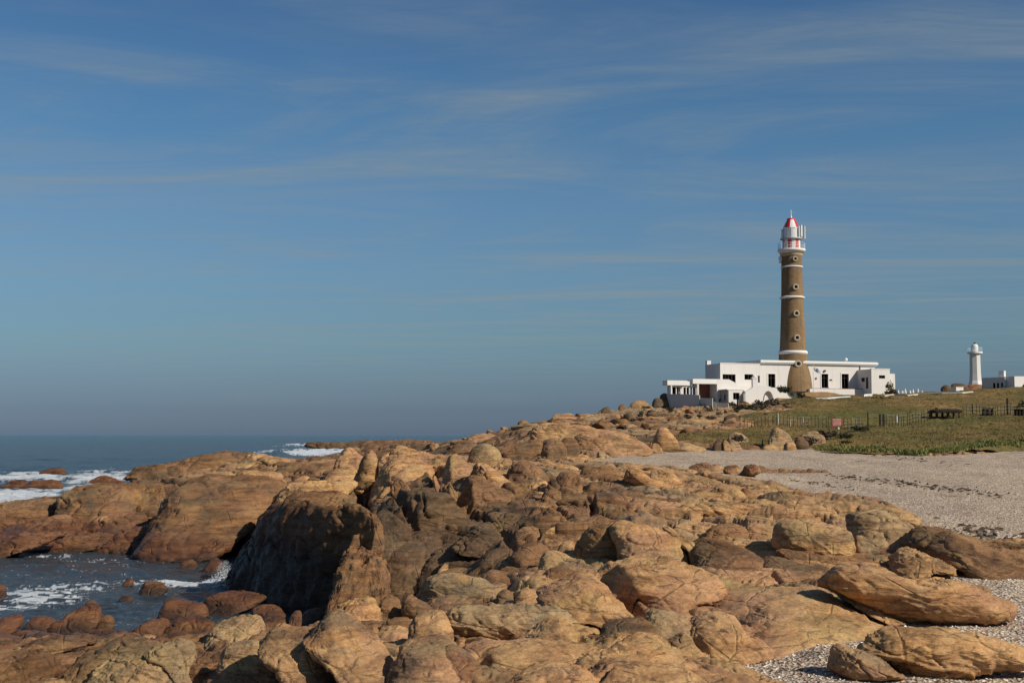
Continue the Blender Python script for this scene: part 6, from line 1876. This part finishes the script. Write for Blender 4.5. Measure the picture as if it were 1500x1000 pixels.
# ------------------------------------------------------------------ fences, gate, notice, shelters
def gpt(px, py):
    g = hit(px, py, 0.2); return Vector((g[0], g[1], float(zturf(np.array([g[0]]), np.array([g[1]]))[0])))
def post_mesh(h, r):
    bm = bmesh.new(); bmesh.ops.create_cone(bm, cap_ends=True, segments=6, radius1=r, radius2=r * .8, depth=h + .3, matrix=Matrix.Translation((0, 0, h / 2 - .15)))
    return bm
def fence(label, pts, step, hgt, r, seed, wires=3, mat='black_wood'):
    rr = random.Random(seed)
    P0 = gpt(*pts[0]); e = empty('wire_fence', P0, label=label, cat='fence')
    tops = []
    n = int((pts[-1][0] - pts[0][0]) / step)
    me = None
    for i in range(n + 1):
        px = pts[0][0] + i * step + rr.uniform(-1, 1)
        py = float(np.interp(px, [a for a, b in pts], [b for a, b in pts]))
        g = gpt(px, py)
        if me is None:
            bm = post_mesh(hgt, r); o = bm_obj('post', bm, M[mat]); me = o.data
        else:
            o = bpy.data.objects.new('post', me); C.objects.link(o)
        o.parent = e; o.location = g - P0; o.scale = (1, 1, rr.uniform(.8, 1.1)); o.rotation_euler = (rr.uniform(-.05, .05), rr.uniform(-.06, .06), 0)
        tops.append(g)
    for w in range(wires):
        V = []; Q = []
        z = hgt * (.92 - w * .3)
        for i, g in enumerate(tops):
            q = g - P0
            for dx, dz in ((-.006, -.006), (.006, -.006), (0, .007)): V.append((q.x, q.y + dx, q.z + z + dz))
        for i in range(len(tops) - 1):
            for j in range(3): Q.append((3 * i + j, 3 * i + (j + 1) % 3, 3 * i + 3 + (j + 1) % 3, 3 * i + 3 + j))
        o = mesh_np('wire', np.array(V), np.array(Q), M['metal']); o.parent = e
fence('wire fence of thin grey posts crossing the green grass left of the red notice', [(1085, 622), (1110, 624), (1150, 626), (1216, 627)], 5.2, 1.15, .028, 1)
fence('wire fence of thin posts between the red notice and the wooden gate frame', [(1236, 630), (1268, 628)], 5.6, 1.1, .028, 2)
fence('dark wire fence from the gate frame to the thatched shelter', [(1299, 625), (1330, 623), (1362, 618)], 4.2, 1.2, .03, 3)
fence('wire fence of thin posts running right from the thatched shelter to the edge', [(1412, 611), (1440, 610), (1500, 608), (1560, 606)], 4.6, 1.25, .028, 4)
def single_post(px, pyb, hpx, d_r, mat, label, name='fence_post'):
    g = gpt(px, pyb); h = hpx / F * g.y
    o = bm_obj(name, post_mesh(h, d_r), M[mat]); o.location = g; tag(o, label, 'post')
for a_ in [(1139.5, 622, 16, .11, 'palewood', 'thick pale post in the grass, tallest left of the red notice'), (1157.5, 624, 9, .07, 'palewood', 'short pale post right of the thick pale one'),
           (1176.5, 626, 14, .08, 'palewood', 'thin white post midway between the thick pale post and the notice'), (1257.5, 628, 16, .08, 'wood', 'grey post between the notice and the gate frame'),
           (1314, 620, 10, .08, 'trim', 'white post right of the gate frame'), (1424.5, 609, 15, .08, 'black_wood', 'tall dark post right of the thatched shelter'),
           (1476, 608, 24, .12, 'black_wood', 'tallest dark post near the right edge'), (1480.5, 609, 14, .07, 'wood', 'shorter grey post touching the tallest dark post'),
           (1117, 652, 12, .06, 'black_wood', 'lone dark stake at the back of the beach left of the large grey boulder'), (1080.5, 598, 14, .13, 'black_wood', 'dark wooden post under the white stair wall'),
           (1024, 603, 13, .05, 'palewood', 'thin white stake in front of the grey retaining wall, left one'), (1048.5, 599, 9, .05, 'palewood', 'thin white stake in front of the grey retaining wall, right one')]:
    single_post(*a_)
# gate frame
g = gpt(1271.5, 627); q = g.y / F
gt = empty('wooden_gate', g, label='square wooden gate frame with a doubled right post, right of the red notice', cat='gate')
def bxo(name, par, c_, s_, mat, rot=0):
    bm = bmesh.new(); bmesh.ops.create_cube(bm, size=1, matrix=Matrix.Diagonal((*s_, 1))); bmesh.ops.bevel(bm, geom=bm.edges[:], offset=min(s_) * .15, segments=1)
    o = bm_obj(name, bm, M[mat]); o.parent = par; o.location = c_; o.rotation_euler.y = rot; return o
hg = 21 * q
bxo('post', gt, (0, 0, hg / 2 - .2), (.11, .11, hg + .4), 'black_wood')
bxo('post', gt, (18.5 * q, .2, hg / 2 - .15), (.18, .18, hg * .95), 'black_wood')
bxo('post', gt, (24 * q, .3, hg / 2 - .1), (.18, .18, hg * .9), 'black_wood')
bxo('top_bar', gt, (9 * q, 0.05, hg), (19 * q, .09, .10), 'wood')
for i_ in range(3): bxo('rail', gt, (21 * q, .25, hg * (.3 + .25 * i_)), (4 * q, .05, .06), 'wood')
# notice
g = gpt(1225, 630); q = g.y / F
nb_ = empty('notice_board', g, label='red and white notice board on posts in the grass by the fence', cat='sign')
bxo('post', nb_, (-6 * q, .06, 8 * q), (.10, .08, 19 * q), 'redpaint'); bxo('post', nb_, (8 * q, .06, 8 * q), (.10, .08, 19 * q), 'redpaint'); bxo('post', nb_, (3.5 * q, -.02, .5 * q), (.14, .12, 8 * q), 'trim')
M['pinkboard'] = plain('faded_board', (0.62, 0.42, 0.36), .7, .1)
bxo('board', nb_, (1 * q, 0, 11.5 * q), (12.5 * q, .05, 9.5 * q), 'pinkboard')
rr = random.Random(5)
for row in range(5):
    x_ = -4.6
    while x_ < 6:
        wd_ = rr.uniform(.7, 2.2)
        bxo('lettering', nb_, ((x_ + wd_ / 2) * q, -.035, (15 - row * 1.75) * q), (wd_ * q, .012, .85 * q), 'redpaint'); x_ += wd_ + rr.uniform(.35, .8)
# thatched shelter
def shelter(label, px0, px1, pyb, pyt, thick, npost, seed):
    g = gpt((px0 + px1) / 2, pyb); q = g.y / F; w = (px1 - px0) * q; rr = np.random.RandomState(seed)
    e = empty('thatched_shelter', g, label=label, cat='shelter')
    h = (pyb - pyt) * q
    for i in range(npost):
        for y in (0, 1.6):
            bxo('post', e, (-w / 2 + .25 + (w - .5) * i / (npost - 1), y, h * .4), (.12, .12, h * .85), 'black_wood')
    n = 1400
    u = rr.uniform(-1, 1, n); v = rr.uniform(-1, 1, n)
    x = u * w * .53 * (1 - .04 * np.abs(v)); y = .8 + v * 1.35; z = h * (.80 + .17 * (1 - np.abs(v)) * (1 - .5 * np.abs(u) ** 3)) - thick * q * rr.rand(n) * .35
    ln = rr.uniform(.2, .5, n); sgn = np.sign(v)
    A = np.stack([x - .04, y, z + .06], 1); B = np.stack([x + .04, y, z + .06], 1); Cc = np.stack([x + rr.normal(size=n) * .1, y + sgn * ln * .6, z - ln * .6], 1)
    o = mesh_np('thatch', np.stack([A, B, Cc], 1).reshape(-1, 3), np.arange(3 * n).reshape(-1, 3), M['black_wood'], smooth=False); o.parent = e
    bm = bmesh.new()
    vs = [bm.verts.new(p_) for p_ in ((-w * .52, -.5, h * .78), (w * .52, -.5, h * .78), (w * .46, .8, h * .97), (-w * .46, .8, h * .97), (-w * .52, 2.1, h * .78), (w * .52, 2.1, h * .78))]
    bm.faces.new([vs[0], vs[1], vs[2], vs[3]]); bm.faces.new([vs[3], vs[2], vs[5], vs[4]])
    bmesh.ops.solidify(bm, geom=bm.faces[:], thickness=.14)
    o = bm_obj('roof', bm, M['black_wood']); o.parent = e
shelter('low dark thatched shelter on posts in the grass behind the fence', 1368, 1408, 613, 598, 5, 5, 1)
bxo_e = gpt(1362.5, 613)
e_ = empty('wooden_post_pair', bxo_e, label='pair of thick dark posts left of the thatched shelter', cat='posts')
bxo('post', e_, (0, 0, .35), (.25, .2, 1.0), 'black_wood'); bxo('post', e_, (.75, 0, .55), (.22, .2, 1.4), 'black_wood')
def table(px, py, wpx, label):
    g = gpt(px, py); q = g.y / F; e = empty('picnic_table', g, label=label, cat='table')
    bxo('top', e, (0, 0, .72), (wpx * q, .8, .07), 'black_wood')
    for x in (-.38, 0, .38): bxo('leg', e, (x * wpx * q, 0, .35), (.16, .6, .7), 'black_wood')
table(1447, 609, 16, 'dark wooden table in the grass between the shelter and the tallest post')
table(1493, 608, 12, 'dark wooden table partly cut by the right edge')

# hanging thing: litter and pale shells lying on the near gravel
def shells():
    r = np.random.RandomState(9)
    n = 9000
    px = r.uniform(1020, 1600, n); d = 19 + (46 - 19) * r.rand(n) ** 1.5
    X = (px - 750) / F * d; Y = d
    ok = zones(X, Y)[0] > 0.02
    X = X[ok]; Y = Y[ok]; n = len(X); Z = zbeach(X, Y)
    s = 0.012 + 0.028 * r.rand(n) ** 3
    c = np.stack([X, Y, Z + s * .3], 1)
    O = np.array([[1, 0, 0], [0, 1, 0], [-1, 0, 0], [0, -1, 0], [0, 0, 1.0]])
    a = r.rand(n) * 6.28; ca, sa = np.cos(a), np.sin(a)
    Rm = np.stack([np.stack([ca, -sa, 0 * a], 1), np.stack([sa, ca, 0 * a], 1), np.stack([r.normal(size=n) * .4, r.normal(size=n) * .4, 0.6 + 0 * a], 1)], 1)
    Vv = np.einsum('kj,nij->nki', O, Rm) * s[:, None, None] * (0.7 + .6 * r.rand(n, 5, 1)) + c[:, None, :]
    base = np.arange(n)[:, None, None] * 5
    T_ = np.array([[0, 1, 4], [1, 2, 4], [2, 3, 4], [3, 0, 4]])[None]
    Q = (base + T_).reshape(-1, 3)
    mt, nn, bb = new_mat('shells_and_pebbles'); kk = NB(nn)
    kk.l(kk.ramp(kk.vor(kk.pos(), 9.0, 'F1', 'Distance'), [(0.05, (0.10, 0.07, 0.055)), (0.3, (0.30, 0.22, 0.17)), (0.5, (0.62, 0.55, 0.48)), (0.7, (0.80, 0.76, 0.70))]), bb.inputs['Base Color'])
    o = mesh_np('shells', Vv.reshape(-1, 3), Q, mt, smooth=False)
    tag(o, 'broken shells and pebbles scattered over the near gravel', 'shells', kind='stuff')
shells()
def wrack():
    r = np.random.RandomState(21); V = []
    for pts, n in (([(1225, 699), (1290, 704), (1330, 708), (1390, 716), (1460, 724)], 150), ([(1170, 706), (1240, 712)], 30), ([(1400, 780), (1500, 786)], 90), ([(1290, 668), (1440, 684)], 30)):
        G_ = np.array([hit(a, b) for a, b in pts])
        for i in range(n):
            t = r.rand() ** 1.1 * (len(pts) - 1); k_ = min(int(t), len(pts) - 2); f_ = t - k_
            c_ = G_[k_] * (1 - f_) + G_[k_ + 1] * f_ + np.array([r.normal() * .5, r.normal() * 2.0, 0])
            c_[2] = float(zbeach(np.array([c_[0]]), np.array([c_[1]]))[0]) + .02
            a = r.rand() * 6.28; l_ = r.uniform(.05, .28); w_ = r.uniform(.02, .06)
            u = np.array([math.cos(a), math.sin(a), 0]) * l_; v = np.array([-math.sin(a), math.cos(a), 0]) * w_
            V += [c_ - u, c_ + v * 1.0, c_ + u + np.array([0, 0, .03]), c_ + np.array([0, 0, r.uniform(.03, .10)]), c_ - v]
    V = np.array(V); n = len(V) // 5; b_ = np.arange(n)[:, None, None] * 5
    T_ = np.array([[0, 1, 3], [1, 2, 3], [2, 4, 3], [4, 0, 3]])[None]
    o = mesh_np('seaweed_wrack', V, (b_ + T_).reshape(-1, 3), plain('dry_seaweed', (0.085, 0.058, 0.038), .9, .3), smooth=False)
    tag(o, 'dark dry seaweed lying in a line across the upper beach', 'seaweed', kind='stuff')
wrack()
